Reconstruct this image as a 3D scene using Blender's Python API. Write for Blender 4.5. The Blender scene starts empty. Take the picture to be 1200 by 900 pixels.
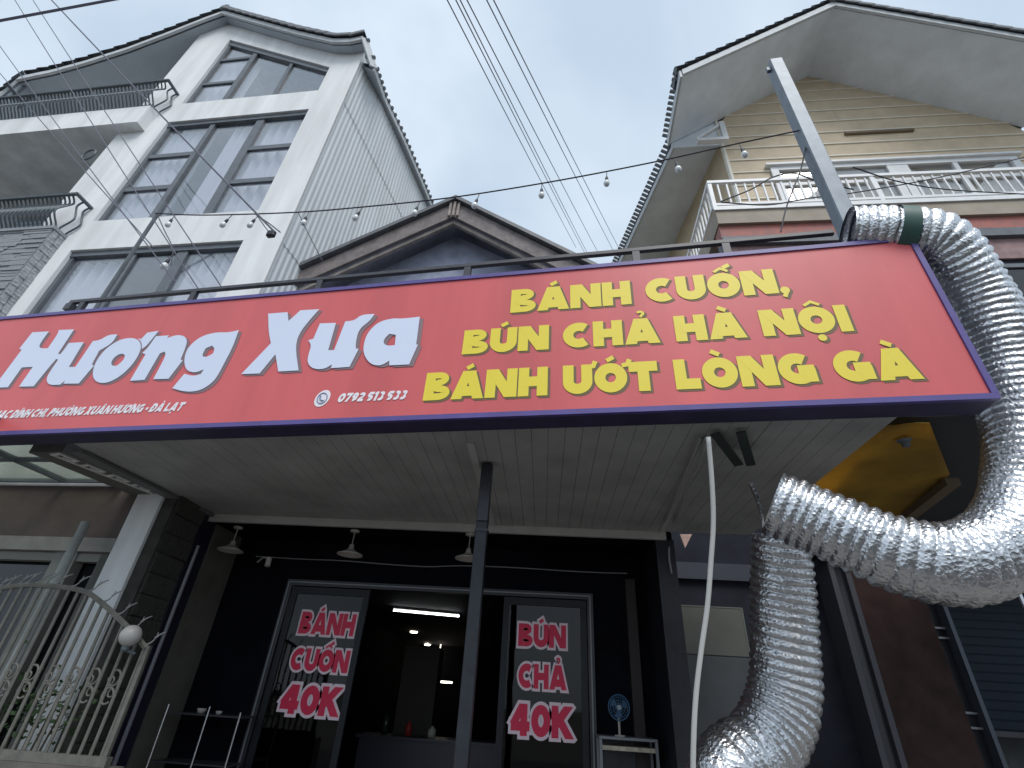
import bpy, bmesh, math, random
import numpy as np
from mathutils import Vector, Matrix, noise as mnoise
random.seed(7)
scene = bpy.context.scene
col = scene.collection
PI = math.pi

# ------------------------------------------------------------------ camera
FOC = 585.0                       # focal length in pixels of a 1200 px wide frame
def _frame():
    up = np.array([60., -920., FOC]); up /= np.linalg.norm(up)
    v = (FOC * FOC + 60 * -8000) / 920.
    mx = np.array([-8000., v, FOC]); mx /= np.linalg.norm(mx)
    X = -mx; Y = np.cross(up, X)
    if Y[2] < 0: Y = -Y
    return X, Y, up
CX, CY, CU = _frame()
CAM = np.array([0., 0., 1.6])
cam = bpy.data.cameras.new('camera'); cam.lens = FOC / 1200. * 36; cam.sensor_width = 36
cam.clip_start = .05; cam.clip_end = 2000
camo = bpy.data.objects.new('camera', cam); col.objects.link(camo); scene.camera = camo
def w3(i): return Vector((CX[i], CY[i], CU[i]))
r_, d_, f_ = w3(0), w3(1), w3(2)
M = Matrix.Identity(4)
for k in range(3):
    M[k][0] = r_[k]; M[k][1] = -d_[k]; M[k][2] = -f_[k]
M[0][3], M[1][3], M[2][3] = CAM
camo.matrix_world = M

# ------------------------------------------------------------------ light
EXPOSURE = 0.82
scene.view_settings.view_transform = 'Standard'; scene.view_settings.look = 'None'
scene.view_settings.exposure = EXPOSURE; scene.view_settings.gamma = 1
wd = bpy.data.worlds.new('World'); scene.world = wd; wd.use_nodes = True
nt = wd.node_tree; N = nt.nodes; Lk = nt.links
bg = N['Background']; bg.inputs['Strength'].default_value = .1
sky = N.new('ShaderNodeTexSky'); sky.sky_type = 'NISHITA'; sky.sun_disc = False
SUN_EL, SUN_AZ = math.radians(58), math.radians(160)
sky.sun_elevation = SUN_EL; sky.sun_rotation = SUN_AZ
tc = N.new('ShaderNodeTexCoord')
nz = N.new('ShaderNodeTexNoise'); nz.inputs['Scale'].default_value = 2.6; nz.inputs['Detail'].default_value = 5; nz.inputs['Roughness'].default_value = .45
nz.inputs['Distortion'].default_value = .35
Lk.new(tc.outputs['Generated'], nz.inputs['Vector'])
cr = N.new('ShaderNodeValToRGB')
cr.color_ramp.elements[0].position = .36; cr.color_ramp.elements[0].color = (3.4, 4.15, 4.95, 1)
cr.color_ramp.elements[1].position = .66; cr.color_ramp.elements[1].color = (4.85, 5.5, 6.15, 1)
Lk.new(nz.outputs['Fac'], cr.inputs['Fac'])
mx = N.new('ShaderNodeMix'); mx.data_type = 'RGBA'; mx.inputs['Factor'].default_value = .9
Lk.new(sky.outputs['Color'], mx.inputs[6]); Lk.new(cr.outputs['Color'], mx.inputs[7])
Lk.new(mx.outputs[2], bg.inputs['Color'])
sl = bpy.data.lights.new('sun', 'SUN'); sl.energy = 1.35; sl.angle = math.radians(28); sl.color = (1, .97, .93)
so = bpy.data.objects.new('sun', sl); col.objects.link(so)
# sun direction: sky rotation is measured from +Y towards +X
sd = Vector((math.sin(SUN_AZ) * math.cos(SUN_EL), math.cos(SUN_AZ) * math.cos(SUN_EL), math.sin(SUN_EL)))
so.rotation_euler = sd.to_track_quat('Z', 'Y').to_euler()

# ------------------------------------------------------------------ geometry from the view
def ray(x, y):
    d = np.array([x - 600., y - 450., FOC]); return np.array([d @ CX, d @ CY, d @ CU])
def dirvp(u):
    v = (FOC * FOC + 60 * u) / 920.; d = np.array([u, v, FOC]); d = -np.array([d @ CX, d @ CY, d @ CU]); d[2] = 0
    return d / np.linalg.norm(d)
def onY(x, y, Y): r = ray(x, y); return CAM + r * (Y / r[1])
def onZ(x, y, Z): r = ray(x, y); return CAM + r * ((Z - CAM[2]) / r[2])
def atd(x, y, z): d = np.array([x - 600., y - 450., FOC]) * z / FOC; return CAM + np.array([d @ CX, d @ CY, d @ CU])
class Frame:
    """a building's own axes: x along its front, y into its depth, z up"""
    def __init__(s, o, d):
        s.o = np.array([o[0], o[1], 0.]); s.d = np.array(d); s.n = np.array([-d[1], d[0], 0.]); s.rz = math.atan2(d[1], d[0])
    def at(s, x, y, depth=0.):
        p = s.o + s.n * depth; r = ray(x, y); q = CAM + r * (((p - CAM) @ s.n) / (r @ s.n)); return (float((q - s.o) @ s.d), float(q[2]))
    def w(s, x, y, z): q = s.o + s.d * x + s.n * y; return (float(q[0]), float(q[1]), float(z))
LF = Frame((-4.06, 5.0), dirvp(-4500))
RF = Frame((3.0, 6.2), dirvp(-5500))
_a = onZ(0, 510, 3.27); _b = onZ(1172, 467, 3.27); _d = (_b - _a); _d[2] = 0; _d /= np.linalg.norm(_d)
SF = Frame((_b[0], _b[1]), _d)     # signboard: origin at its right end, x runs to the right so the board spans negative x

# ------------------------------------------------------------------ materials
MATS = {}
def mat(name, c, rough=.6, metal=0., var=0., vs=6., bump=0., bs=30., spec=.5, c2=None, streak=False, trans=0., emis=None, es=0., alpha=None):
    if name in MATS: return MATS[name]
    m = bpy.data.materials.new(name); m.use_nodes = True; t = m.node_tree; b = t.nodes['Principled BSDF']
    b.inputs['Base Color'].default_value = (*c, 1); b.inputs['Roughness'].default_value = rough; b.inputs['Metallic'].default_value = metal
    b.inputs['Specular IOR Level'].default_value = spec
    co = t.nodes.new('ShaderNodeTexCoord'); src = co.outputs['Object']
    if streak:
        mp = t.nodes.new('ShaderNodeMapping'); mp.inputs['Scale'].default_value = (1, 1, .12); t.links.new(src, mp.inputs['Vector']); src = mp.outputs['Vector']
    if var > 0 or c2:
        n = t.nodes.new('ShaderNodeTexNoise'); n.inputs['Scale'].default_value = vs; n.inputs['Detail'].default_value = 6; n.inputs['Roughness'].default_value = .62
        t.links.new(src, n.inputs['Vector'])
        r = t.nodes.new('ShaderNodeValToRGB'); r.color_ramp.elements[0].position = .33; r.color_ramp.elements[1].position = .68
        dk = c2 if c2 else tuple(max(0, k * (1 - var)) for k in c); lt = c if c2 else tuple(min(1, k * (1 + var * .5)) for k in c)
        r.color_ramp.elements[0].color = (*dk, 1); r.color_ramp.elements[1].color = (*lt, 1)
        t.links.new(n.outputs['Fac'], r.inputs['Fac']); t.links.new(r.outputs['Color'], b.inputs['Base Color'])
    if bump > 0:
        n2 = t.nodes.new('ShaderNodeTexNoise'); n2.inputs['Scale'].default_value = bs; n2.inputs['Detail'].default_value = 5
        t.links.new(co.outputs['Object'], n2.inputs['Vector'])
        bp = t.nodes.new('ShaderNodeBump'); bp.inputs['Strength'].default_value = bump; bp.inputs['Distance'].default_value = .02
        t.links.new(n2.outputs['Fac'], bp.inputs['Height']); t.links.new(bp.outputs['Normal'], b.inputs['Normal'])
    if emis: b.inputs['Emission Color'].default_value = (*emis, 1); b.inputs['Emission Strength'].default_value = es
    if trans > 0:
        out = t.nodes['Material Output']; tl = t.nodes.new('ShaderNodeBsdfTranslucent'); tl.inputs['Color'].default_value = (*c, 1)
        ms = t.nodes.new('ShaderNodeMixShader'); ms.inputs['Fac'].default_value = trans
        t.links.new(b.outputs['BSDF'], ms.inputs[1]); t.links.new(tl.outputs['BSDF'], ms.inputs[2]); t.links.new(ms.outputs['Shader'], out.inputs['Surface'])
    MATS[name] = m; return m
def glass(name, tint, refl, body=0., bodycol=(.3, .35, .4), rough=.03):
    if name in MATS: return MATS[name]
    m = bpy.data.materials.new(name); m.use_nodes = True; t = m.node_tree; t.nodes.remove(t.nodes['Principled BSDF'])
    out = t.nodes['Material Output']; tr = t.nodes.new('ShaderNodeBsdfTransparent'); tr.inputs['Color'].default_value = (*tint, 1)
    gl = t.nodes.new('ShaderNodeBsdfGlossy'); gl.inputs['Roughness'].default_value = rough
    df = t.nodes.new('ShaderNodeBsdfDiffuse'); df.inputs['Color'].default_value = (*bodycol, 1)
    m0 = t.nodes.new('ShaderNodeMixShader'); m0.inputs['Fac'].default_value = body
    t.links.new(tr.outputs[0], m0.inputs[1]); t.links.new(df.outputs[0], m0.inputs[2])
    lw = t.nodes.new('ShaderNodeLayerWeight'); lw.inputs['Blend'].default_value = .5
    pw = t.nodes.new('ShaderNodeMath'); pw.operation = 'POWER'; pw.inputs[1].default_value = 4; t.links.new(lw.outputs['Facing'], pw.inputs[0])
    fr = t.nodes.new('ShaderNodeMath'); fr.operation = 'MULTIPLY_ADD'; fr.inputs[1].default_value = 1-refl; fr.inputs[2].default_value = refl; t.links.new(pw.outputs[0], fr.inputs[0])
    n = t.nodes.new('ShaderNodeTexNoise'); n.inputs['Scale'].default_value = 1.3; co = t.nodes.new('ShaderNodeTexCoord'); t.links.new(co.outputs['Object'], n.inputs['Vector'])
    bp = t.nodes.new('ShaderNodeBump'); bp.inputs['Strength'].default_value = .12; bp.inputs['Distance'].default_value = .03; t.links.new(n.outputs['Fac'], bp.inputs['Height'])
    t.links.new(bp.outputs[0], gl.inputs['Normal'])
    ms = t.nodes.new('ShaderNodeMixShader'); t.links.new(fr.outputs[0], ms.inputs['Fac']); t.links.new(m0.outputs[0], ms.inputs[1]); t.links.new(gl.outputs[0], ms.inputs[2])
    t.links.new(ms.outputs[0], out.inputs['Surface']); MATS[name] = m; return m

white_wall = mat('white render', (.80, .815, .82), .8, var=.2, vs=2.2, bump=.15, bs=60, streak=True)
plaster_d = mat('grey plaster', (.33, .35, .37), .85, var=.2, vs=3)
corr_m = mat('corrugated sheet', (.62, .65, .67), .55, var=.12, vs=3, streak=True)
frame_g = mat('grey aluminium', (.13, .145, .165), .45, var=.2, vs=9)
roof_t = mat('roof tile', (.20, .215, .235), .8, var=.35, vs=8, bump=.4, bs=40)
barge_m = mat('pale barge board', (.55, .58, .6), .7, var=.12)
soffit_g = mat('soffit board', (.48, .53, .58), .8, var=.08, vs=1.5)
soffit_w = mat('white soffit board', (.77, .83, .89), .8, var=.12, vs=1.5)
curtain_m = mat('curtain cloth', (.88, .86, .92), .9, trans=.15)
iron_g = mat('dark iron railing', (.10, .125, .14), .5, var=.3, vs=20)
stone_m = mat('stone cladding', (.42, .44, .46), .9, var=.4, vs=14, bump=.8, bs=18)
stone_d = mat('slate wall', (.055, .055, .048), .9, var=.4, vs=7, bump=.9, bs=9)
siding_m = mat('tan siding', (.64, .52, .37), .7, var=.12, vs=3)
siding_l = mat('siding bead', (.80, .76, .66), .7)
white_p = mat('white paint', (.74, .75, .76), .5, var=.08)
tan_wall = mat('tan wall', (.56, .45, .31), .8, var=.12, vs=2)
red_band = mat('brick red paint', (.42, .13, .10), .7, var=.3, vs=6, c2=(.26, .12, .11))
sign_red = mat('sign red vinyl', (.66, .125, .13), .42, var=.13, vs=1.6, spec=.4, streak=True)
sign_blue = mat('sign navy trim', (.10, .075, .27), .4, var=.15)
sign_dark = mat('sign case', (.045, .038, .09), .55, var=.3, vs=4)
yellow_m = mat('yellow lettering', (.82, .66, .05), .45)
yel_sh = mat('olive letter edge', (.16, .11, .05), .6)
let_w = mat('pale lettering', (.68, .74, .90), .45)
let_sh = mat('grey letter edge', (.24, .17, .19), .6)
let_ww = mat('white lettering', (.84, .80, .84), .45)
gable_w = mat('brown timber', (.20, .172, .168), .7, var=.4, vs=6)
gable_i = mat('dark gable board', (.33, .36, .47), .7, var=.3, vs=4)
steel_g = mat('galvanised steel', (.17, .20, .235), .5, metal=.3, var=.2, vs=7)
rail_m = mat('dark rail paint', (.055, .055, .065), .45, var=.3, vs=9)
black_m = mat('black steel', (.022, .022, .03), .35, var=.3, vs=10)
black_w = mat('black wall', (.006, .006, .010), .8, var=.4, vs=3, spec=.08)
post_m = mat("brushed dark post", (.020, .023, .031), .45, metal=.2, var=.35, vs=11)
soffit_m = mat('pvc soffit', (.38, .38, .365), .55, var=.22, vs=1.8)
trim_m = mat('soffit trim', (.50, .49, .46), .6, var=.1)
olive_m = mat('olive wall', (.12, .118, .10), .85, var=.2, vs=3, spec=.1)
navy_m = mat('navy wall', (.020, .023, .032), .7, var=.3, vs=3, spec=.15)
shutter_m = mat('shutter slats', (.012, .019, .030), .6, var=.2, vs=5, spec=.15)
maroon_m = mat('maroon panel', (.050, .030, .027), .8, var=.3, vs=4, spec=.1)
sheet_m = mat('yellow sheet', (.70, .46, .09), .6, var=.0, vs=1.6, trans=.45, c2=(.24, .16, .07), bump=.5, bs=5, spec=.1)  # brown mottling stands for dirt and for the sheet's unlit part
alu_m = mat('aluminium trim', (.22, .23, .25), .45, metal=.2)
lamp_w = mat('enamel white', (.50, .48, .43), .45, var=.06)
cable_w = mat('white cable', (.70, .69, .66), .5)
cable_b = mat('black cable', (.03, .03, .04), .6)
cable_p = mat('weathered cable', (.11, .11, .15), .6)
bulb_m = mat('bulb glass', (.75, .77, .78), .1, spec=.8)
asphalt = mat('asphalt', (.055, .055, .058), .9, var=.3, vs=5, bump=.4, bs=80)
paving = mat('paving', (.22, .21, .20), .85, var=.25, vs=3, bump=.3, bs=40)
earth_m = mat('ground earth', (.13, .12, .10), .95, var=.3, vs=1)
green_b = mat('green tape', (.04, .10, .085), .45)
brown_band = mat('brown plaster', (.12, .095, .085), .85, var=.2, vs=3)
leaf_m = mat('leaf', (.06, .12, .04), .6, var=.4, vs=9, trans=.2)
fan_b = mat('blue fan', (.05, .13, .24), .4)
chrome = mat('steel tube', (.6, .6, .62), .25, metal=.9)
fence_m = mat('fence paint', (.15, .148, .128), .5, var=.25, vs=15)
glass_l = glass('house glass', (.94, .96, .98), .16, .03, (.30, .36, .44))
glass_d = glass('shop glass', (.35, .37, .40), .03, .0)
glass_n = glass('dark glass', (.05, .06, .07), .06, .5, (.02, .025, .03))
acryl = glass('acrylic sheet', (.90, .94, .88), .05, .10, (.8, .84, .76), .3)
red_l = mat('crimson sticker', (.72, .015, .075), .5)
pink_l = mat('pale sticker edge', (.86, .68, .75), .5)
lit_tube = mat('lit tube', (.9, .9, .9), .5, emis=(.95, .98, 1), es=5)
lit_spot = mat('lit downlight', (.9, .9, .85), .5, emis=(1, .9, .75), es=4)

def foil():
    m = bpy.data.materials.new('crumpled foil'); m.use_nodes = True; t = m.node_tree; b = t.nodes['Principled BSDF']
    b.inputs['Base Color'].default_value = (.64, .65, .67, 1); b.inputs['Metallic'].default_value = 1; b.inputs['Roughness'].default_value = .31
    co = t.nodes.new('ShaderNodeTexCoord')
    v = t.nodes.new('ShaderNodeTexVoronoi'); v.inputs['Scale'].default_value = 48; v.feature = 'F1'
    n = t.nodes.new('ShaderNodeTexNoise'); n.inputs['Scale'].default_value = 40; n.inputs['Detail'].default_value = 4; n.inputs['Distortion'].default_value = 1.2
    a = t.nodes.new('ShaderNodeMath'); a.operation = 'ADD'
    for q in (v, n): t.links.new(co.outputs['Object'], q.inputs['Vector'])
    t.links.new(v.outputs['Distance'], a.inputs[0]); t.links.new(n.outputs['Fac'], a.inputs[1])
    bp = t.nodes.new('ShaderNodeBump'); bp.inputs['Strength'].default_value = .6; bp.inputs['Distance'].default_value = .008
    t.links.new(a.outputs[0], bp.inputs['Height']); t.links.new(bp.outputs[0], b.inputs['Normal'])
    return m
foil_m = foil()

# ------------------------------------------------------------------ mesh helpers
class MB:
    def __init__(s): s.v = []; s.f = []; s.mi = []
    def add(s, vs, fs, mi=0):
        o = len(s.v); s.v += [tuple(map(float, q)) for q in vs]; s.f += [tuple(i + o for i in f) for f in fs]; s.mi += [mi] * len(fs); return s
    def box(s, x0, x1, y0, y1, z0, z1, mi=0):
        return s.add([(x0,y0,z0),(x1,y0,z0),(x1,y1,z0),(x0,y1,z0),(x0,y0,z1),(x1,y0,z1),(x1,y1,z1),(x0,y1,z1)],
                     [(0,3,2,1),(4,5,6,7),(0,1,5,4),(1,2,6,5),(2,3,7,6),(3,0,4,7)], mi)
    def prism(s, poly, y0, y1, mi=0):          # polygon in x,z pushed through y
        n = len(poly); vs = [(p[0], y0, p[1]) for p in poly] + [(p[0], y1, p[1]) for p in poly]
        return s.add(vs, [tuple(range(n)), tuple(range(2*n-1, n-1, -1))] + [(i, i+n, (i+1) % n + n, (i+1) % n) for i in range(n)], mi)
    def slab(s, poly, z0, z1, mi=0):           # polygon in x,y pushed through z
        n = len(poly); vs = [(p[0], p[1], z0) for p in poly] + [(p[0], p[1], z1) for p in poly]
        return s.add(vs, [tuple(range(n-1, -1, -1)), tuple(range(n, 2*n))] + [(i, (i+1) % n, (i+1) % n + n, i+n) for i in range(n)], mi)
    def bar(s, a, b, w, h=None, mi=0, up=(0, 0, 1)):
        h = h or w; a = Vector(a); b = Vector(b); t = (b - a).normalized(); u = Vector(up)
        if abs(t.dot(u)) > .98: u = Vector((0, 1, 0))
        r = t.cross(u).normalized(); u = r.cross(t).normalized(); vs = []
        for p in (a, b):
            for i, j in ((-1,-1),(1,-1),(1,1),(-1,1)): vs.append(p + r*(w/2*i) + u*(h/2*j))
        return s.add(vs, [(3,2,1,0),(4,5,6,7),(0,1,5,4),(1,2,6,5),(2,3,7,6),(3,0,4,7)], mi)
    def tube(s, pts, r, seg=8, mi=0, cap=True, rad=None):
        pts = [Vector(p) for p in pts]; n = len(pts); T = []
        for i in range(n):
            T.append((pts[min(i+1, n-1)] - pts[max(i-1, 0)]).normalized())
        u = T[0].orthogonal().normalized(); vs = []
        for i in range(n):
            u = (u - T[i] * u.dot(T[i])).normalized(); w = T[i].cross(u); rr = rad[i] if rad else r
            for k in range(seg):
                a = 2*PI*k/seg; vs.append(pts[i] + (u*math.cos(a) + w*math.sin(a))*rr)
        fs = [(i*seg+k, i*seg+(k+1) % seg, (i+1)*seg+(k+1) % seg, (i+1)*seg+k) for i in range(n-1) for k in range(seg)]
        if cap: fs += [tuple(range(seg-1, -1, -1)), tuple((n-1)*seg+k for k in range(seg))]
        return s.add(vs, fs, mi)
    def lathe(s, prof, c=(0, 0, 0), seg=20, mi=0):
        vs = [(c[0]+r*math.cos(2*PI*k/seg), c[1]+r*math.sin(2*PI*k/seg), c[2]+z) for r, z in prof for k in range(seg)]
        fs = [(i*seg+k, i*seg+(k+1) % seg, (i+1)*seg+(k+1) % seg, (i+1)*seg+k) for i in range(len(prof)-1) for k in range(seg)]
        return s.add(vs, fs, mi)
    def mesh(s, name, mats, smooth=False):
        me = bpy.data.meshes.new(name); me.from_pydata(s.v, [], s.f)
        for m in (mats if isinstance(mats, (list, tuple)) else [mats]): me.materials.append(m)
        me.polygons.foreach_set('material_index', s.mi)
        if smooth: me.polygons.foreach_set('use_smooth', [True]*len(me.polygons))
        bm = bmesh.new(); bm.from_mesh(me); bmesh.ops.recalc_face_normals(bm, faces=bm.faces); bm.to_mesh(me); bm.free()
        me.update(); return me
    def build(s, name, mats, parent=None, smooth=False, bevel=0.):
        o = bpy.data.objects.new(name, s.mesh(name, mats, smooth)); col.objects.link(o)
        if parent: o.parent = parent
        if bevel: b = o.modifiers.new('bevel', 'BEVEL'); b.width = bevel; b.segments = 1; b.limit_method = 'ANGLE'
        return o
def inst(me, name, parent, loc=(0, 0, 0), rot=(0, 0, 0), sc=(1, 1, 1)):
    o = bpy.data.objects.new(name, me); col.objects.link(o); o.parent = parent; o.location = loc; o.rotation_euler = rot; o.scale = sc; return o
def tag(o, label=None, cat=None, group=None, kind=None):
    if label: o['label'] = label
    if cat: o['category'] = cat
    if group: o['group'] = group
    if kind: o['kind'] = kind
    return o
def thing(name, label, cat, loc=(0, 0, 0), rz=0., group=None):
    o = bpy.data.objects.new(name, None); col.objects.link(o); o.location = tuple(map(float, loc)); o.rotation_euler = (0, 0, rz); o.empty_display_size = .2
    return tag(o, label, cat, group)
def fthing(name, label, cat, F, group=None): return thing(name, label, cat, F.o, F.rz, group)
def spline(pts, n=12):
    P = [Vector(p) for p in pts]; P = [P[0]*2-P[1]] + P + [P[-1]*2-P[-2]]; out = []
    for i in range(1, len(P)-2):
        a, b, c, d = P[i-1:i+3]
        for k in range(n):
            t = k/n; out.append(.5*((2*b) + (c-a)*t + (2*a-5*b+4*c-d)*t*t + (3*b-a-3*c+d)*t**3))
    out.append(P[-2]); return out

# ------------------------------------------------------------------ ground and street
MB().box(-300, 300, -300, 300, -.3, -.14).build('ground', earth_m)['kind'] = 'structure'
MB().box(-120, 120, -9, 1.6, -.14, -.12).build('road', asphalt)['kind'] = 'structure'
MB().box(-120, 120, 1.75, 5.0, -.14, 0).build('pavement', paving)['kind'] = 'structure'
kb = MB()
kb.box(-120, 120, 1.6, 1.748, -.14, .005).build('kerb', mat('kerb stone', (.3, .3, .29), .85, var=.2))['kind'] = 'structure'

# ------------------------------------------------------------------ lettering
def clip_band(poly, z0, z1):
    for sgn, lim in ((1, z0), (-1, -z1)):
        out = []
        for i in range(len(poly)):
            a, b = poly[i], poly[(i+1) % len(poly)]; fa, fb = sgn*a[1]-lim, sgn*b[1]-lim
            if fa >= 0: out.append(a)
            if (fa >= 0) != (fb >= 0):
                t = fa/(fa-fb); out.append((a[0]+(b[0]-a[0])*t, a[1]+(b[1]-a[1])*t))
        poly = out
        if len(poly) < 3: return []
    return poly
def arc(cx, cy, rx, ry, a0, a1, n=14): return [(cx+rx*math.cos(math.radians(a0+(a1-a0)*k/n)), cy+ry*math.sin(math.radians(a0+(a1-a0)*k/n))) for k in range(n+1)]
def glyph(ch, t):
    """centre lines of a heavy sans letter in a box one unit high, with its width"""
    h = t/2; T = 1-h
    G = {
     'I': ([[(h,0),(h,1)]], t),
     'H': ([[(h,0),(h,1)],[(.94-h,0),(.94-h,1)],[(h,.5),(.94-h,.5)]], .94),
     'N': ([[(h*.9,0),(h*.9,1)],[(1-h*.9,0),(1-h*.9,1)],[(h*.9,1.05),(1-h*.9,-.05)]], 1.),
     'M': ([[(h,0),(h,1)],[(1.15-h,0),(1.15-h,1)],[(h,1),(.575,.2)],[(1.15-h,1),(.575,.2)]], 1.15),
     'A': ([[(h*.85,-.1),(.54,1.12)],[(1.08-h*.85,-.1),(.54,1.12)],[(.25,.27),(.83,.27)]], 1.08),
     'B': ([[(h,0),(h,1)]]+[('w', t*.66, [(h,1-t*.33)]+arc(.46,.755,.80-.46-t*.33,.245-t*.33,90,-90)+[(h,.51)]), ('w', t*.70, [(h,.49)]+arc(.48,.26,.88-.48-t*.35,.26-t*.35,90,-90)+[(h,t*.35)])], .88),
     'C': ([arc(.52,.5,.52-h,.5-h,52,308,24)], .92),
     'G': ([arc(.52,.5,.52-h,.5-h,52,322,24),[(.52,.43),(.97,.43)],[(.97-h*.9,.5),(.97-h*.9,.06)]], 1.0),
     'O': ([arc(.5,.5,.5-h,.5-h,0,360,32)], 1.0),
     'U': ([[(h,1),(h,.42)]+arc(.46,.42,.46-h,.42-h,180,360,16)+[(.92-h,.42),(.92-h,1)]], .92),
     'T': ([[(.0,T),(.86,T)],[(.43,T),(.43,0)]], .86),
     'L': ([[(h,1),(h,0)],[(h,h),(.72,h)]], .74),
     'X': ([[(.08,-.1),(.82,1.1)],[(.82,-.1),(.08,1.1)]], .9),
     'P': ([[(h,0),(h,1)],[(h,T)]+arc(.44,.68,.82-.44-h,.32-h,90,-90)+[(h,.36+h*.0)]], .82),
     'D': ([[(h,0),(h,1)],[(h,T)]+arc(.4,.5,.9-.4-h,.5-h,90,-90)+[(h,h)]], .9),
     'K': ([[(h,0),(h,1)],[(h,.36),(.82,1.08)],[(.36,.55),(.84,-.08)]], .86),
     '4': ([[(.60,0),(.60,1)],[(.60,1.06),(.12,.32)],[(.04,.30),(.86,.30)]], .88),
     '0': ([arc(.42,.5,.42-h,.5-h,0,360,28)], .84),
     '7': ([[(0,T),(.72,T)],[(.66,1),(.26,-.05)]], .74),
     '9': ([arc(.38,.66,.38-h,.34-h,0,360,20),[(.76-h,.66),(.70-h,.3),(.2,h*.9)]], .76),
     '2': ([arc(.38,.68,.38-h,.32-h,170,-20,12)+[(.1,h)],[(.04,h),(.76,h)]], .78),
     '5': ([[(.1,T),(.72,T)],[(.16,T),(.13,.52)],[(.12,.52)]+arc(.36,.33,.38-h,.33-h,80,-130,14)], .76),
     '1': ([[(.3,0),(.3,1)],[(.3,.95),(.04,.72)]], .44),
     '3': ([arc(.36,.73,.36-h,.27-h,150,-80,12),arc(.36,.29,.38-h,.29-h,80,-150,12)], .76),
     '-': ([[(.04,.42),(.42,.42)]], .48),
    }
    return G[ch]
ACC = {'Á':('A','a'),'À':('A','g'),'Ả':('A','h'),'Ạ':('A','d'),'Â':('A','c'),'Ú':('U','a'),'Ư':('U','w'),'Ố':('O','ca'),'Ộ':('O','cd'),'Ớ':('O','wa'),'Ờ':('O','wg'),'Ò':('O','g'),'Ơ':('O','w'),'Đ':('D','s'),'Ĩ':('I','t')}
def text_pieces(txt, H, xs, t, gap, grow=0., shear=0., space=.42):
    """convex pieces (x,z) of a line of text with baseline 0 and cap height H"""
    letters = []; x = 0.; cur = []
    def strip(ln, w, band):
        """one stroke as quads that share their mitred edges"""
        P = [Vector(p) for i, p in enumerate(ln) if i == 0 or math.hypot(p[0]-ln[i-1][0], p[1]-ln[i-1][1]) > 1e-5]; closed = (P[0]-P[-1]).length < 1e-4; n = len(P); hw = w/2+grow
        if not closed and grow: P[0] = P[0]+(P[0]-P[1]).normalized()*grow; P[-1] = P[-1]+(P[-1]-P[-2]).normalized()*grow
        A, B = [], []
        for i in range(n):
            a = P[i-1] if i > 0 else (P[-2] if closed else None); b = P[i+1] if i < n-1 else (P[1] if closed else None)
            d1 = (P[i]-a).normalized() if a is not None else None; d2 = (b-P[i]).normalized() if b is not None else None
            d1 = d1 or d2; d2 = d2 or d1; t_ = (d1+d2); t_ = t_.normalized() if t_.length > 1e-3 else d1
            m = Vector((-t_.y, t_.x)); c_ = max(.35, m.dot(Vector((-d1.y, d1.x)))); oa = ob = hw/c_
            crs = d1.x*d2.y-d1.y*d2.x; ang = math.atan2(abs(crs), d1.dot(d2))
            if a is not None and b is not None and ang > .02 and n > 4:
                rad = min((P[i]-a).length, (b-P[i]).length)/(2*math.sin(ang/2))
                if crs > 0: oa = min(oa, rad*.97)
                else: ob = min(ob, rad*.97)
            A.append(P[i]+m*oa); B.append(P[i]-m*ob)
        out = []
        for i in range(n-1):
            p = [tuple(A[i]), tuple(A[i+1]), tuple(B[i+1]), tuple(B[i])]
            if band: p = clip_band(p, -grow, 1+grow)
            if len(p) > 2: out.append([(q[0]+x, q[1]) for q in p])
        if out: cur.append(out)
    def quad(a, b, w, band=False): strip([a, b], w, band)
    def disc(c, r, band=False):
        cur.append([[(c[0]+(r+grow)*math.cos(k*PI/7)+x, c[1]+(r+grow)*math.sin(k*PI/7)) for k in range(14)]])
    for ch in txt:
        if ch == ' ': x += space; continue
        cur = []
        if ch == ',':
            disc((.14, .10), .14); quad((.20, .10), (.08, -.16), .13); x += .30+gap; letters.append(cur); continue
        base, marks = ACC.get(ch, (ch, '')); S, w = glyph(base, t)
        for ln in S:
            if ln[0] == 'w': strip(ln[2], ln[1], True)
            else: strip(ln, t, True)
        c = w/2
        if 'c' in marks: strip([(c-.22, 1.06), (c, 1.20), (c+.22, 1.06)], .10, False)
        if 'a' in marks:
            dx, dz = (.16, .12) if 'c' in marks else ((-.02, .0))
            quad((c-.08+dx, 1.09+dz), (c+.14+dx, 1.21+dz), .15)
        if 'g' in marks: quad((c+.08, 1.09), (c-.16, 1.23), .15)
        if 'h' in marks: strip(arc(c, 1.20, .10, .08, 150, -60, 6) + [(c, 1.05)], .09, False)
        if 'd' in marks: disc((c, -.17), .12)
        if 'w' in marks: strip([(w-.14, .90), (w+.04, .93), (w+.11, 1.10)], .15, False)
        if 's' in marks: quad((-.08, .5), (.42, .5), .14)
        if 't' in marks: strip([(c-.2, 1.1), (c-.05, 1.2), (c+.05, 1.12), (c+.2, 1.2)], .09, False)
        letters.append(cur); x += w + gap
    return [[[[((q[0]*xs + q[1]*shear)*H, q[1]*H) for q in p] for p in st] for st in L] for L in letters], x*xs*H
def lay(letters, ox, oz, y, m, parent, name, step=.00025):
    """one object per letter; each stroke a hair proud of the one before so that none coincide"""
    for L in letters:
        mb = MB()
        for i, st in enumerate(L):
            for p in st: mb.add([(q[0]+ox, y-i*step, q[1]+oz) for q in p], [tuple(range(len(p)))])
        mb.build(name, m, parent)

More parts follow.
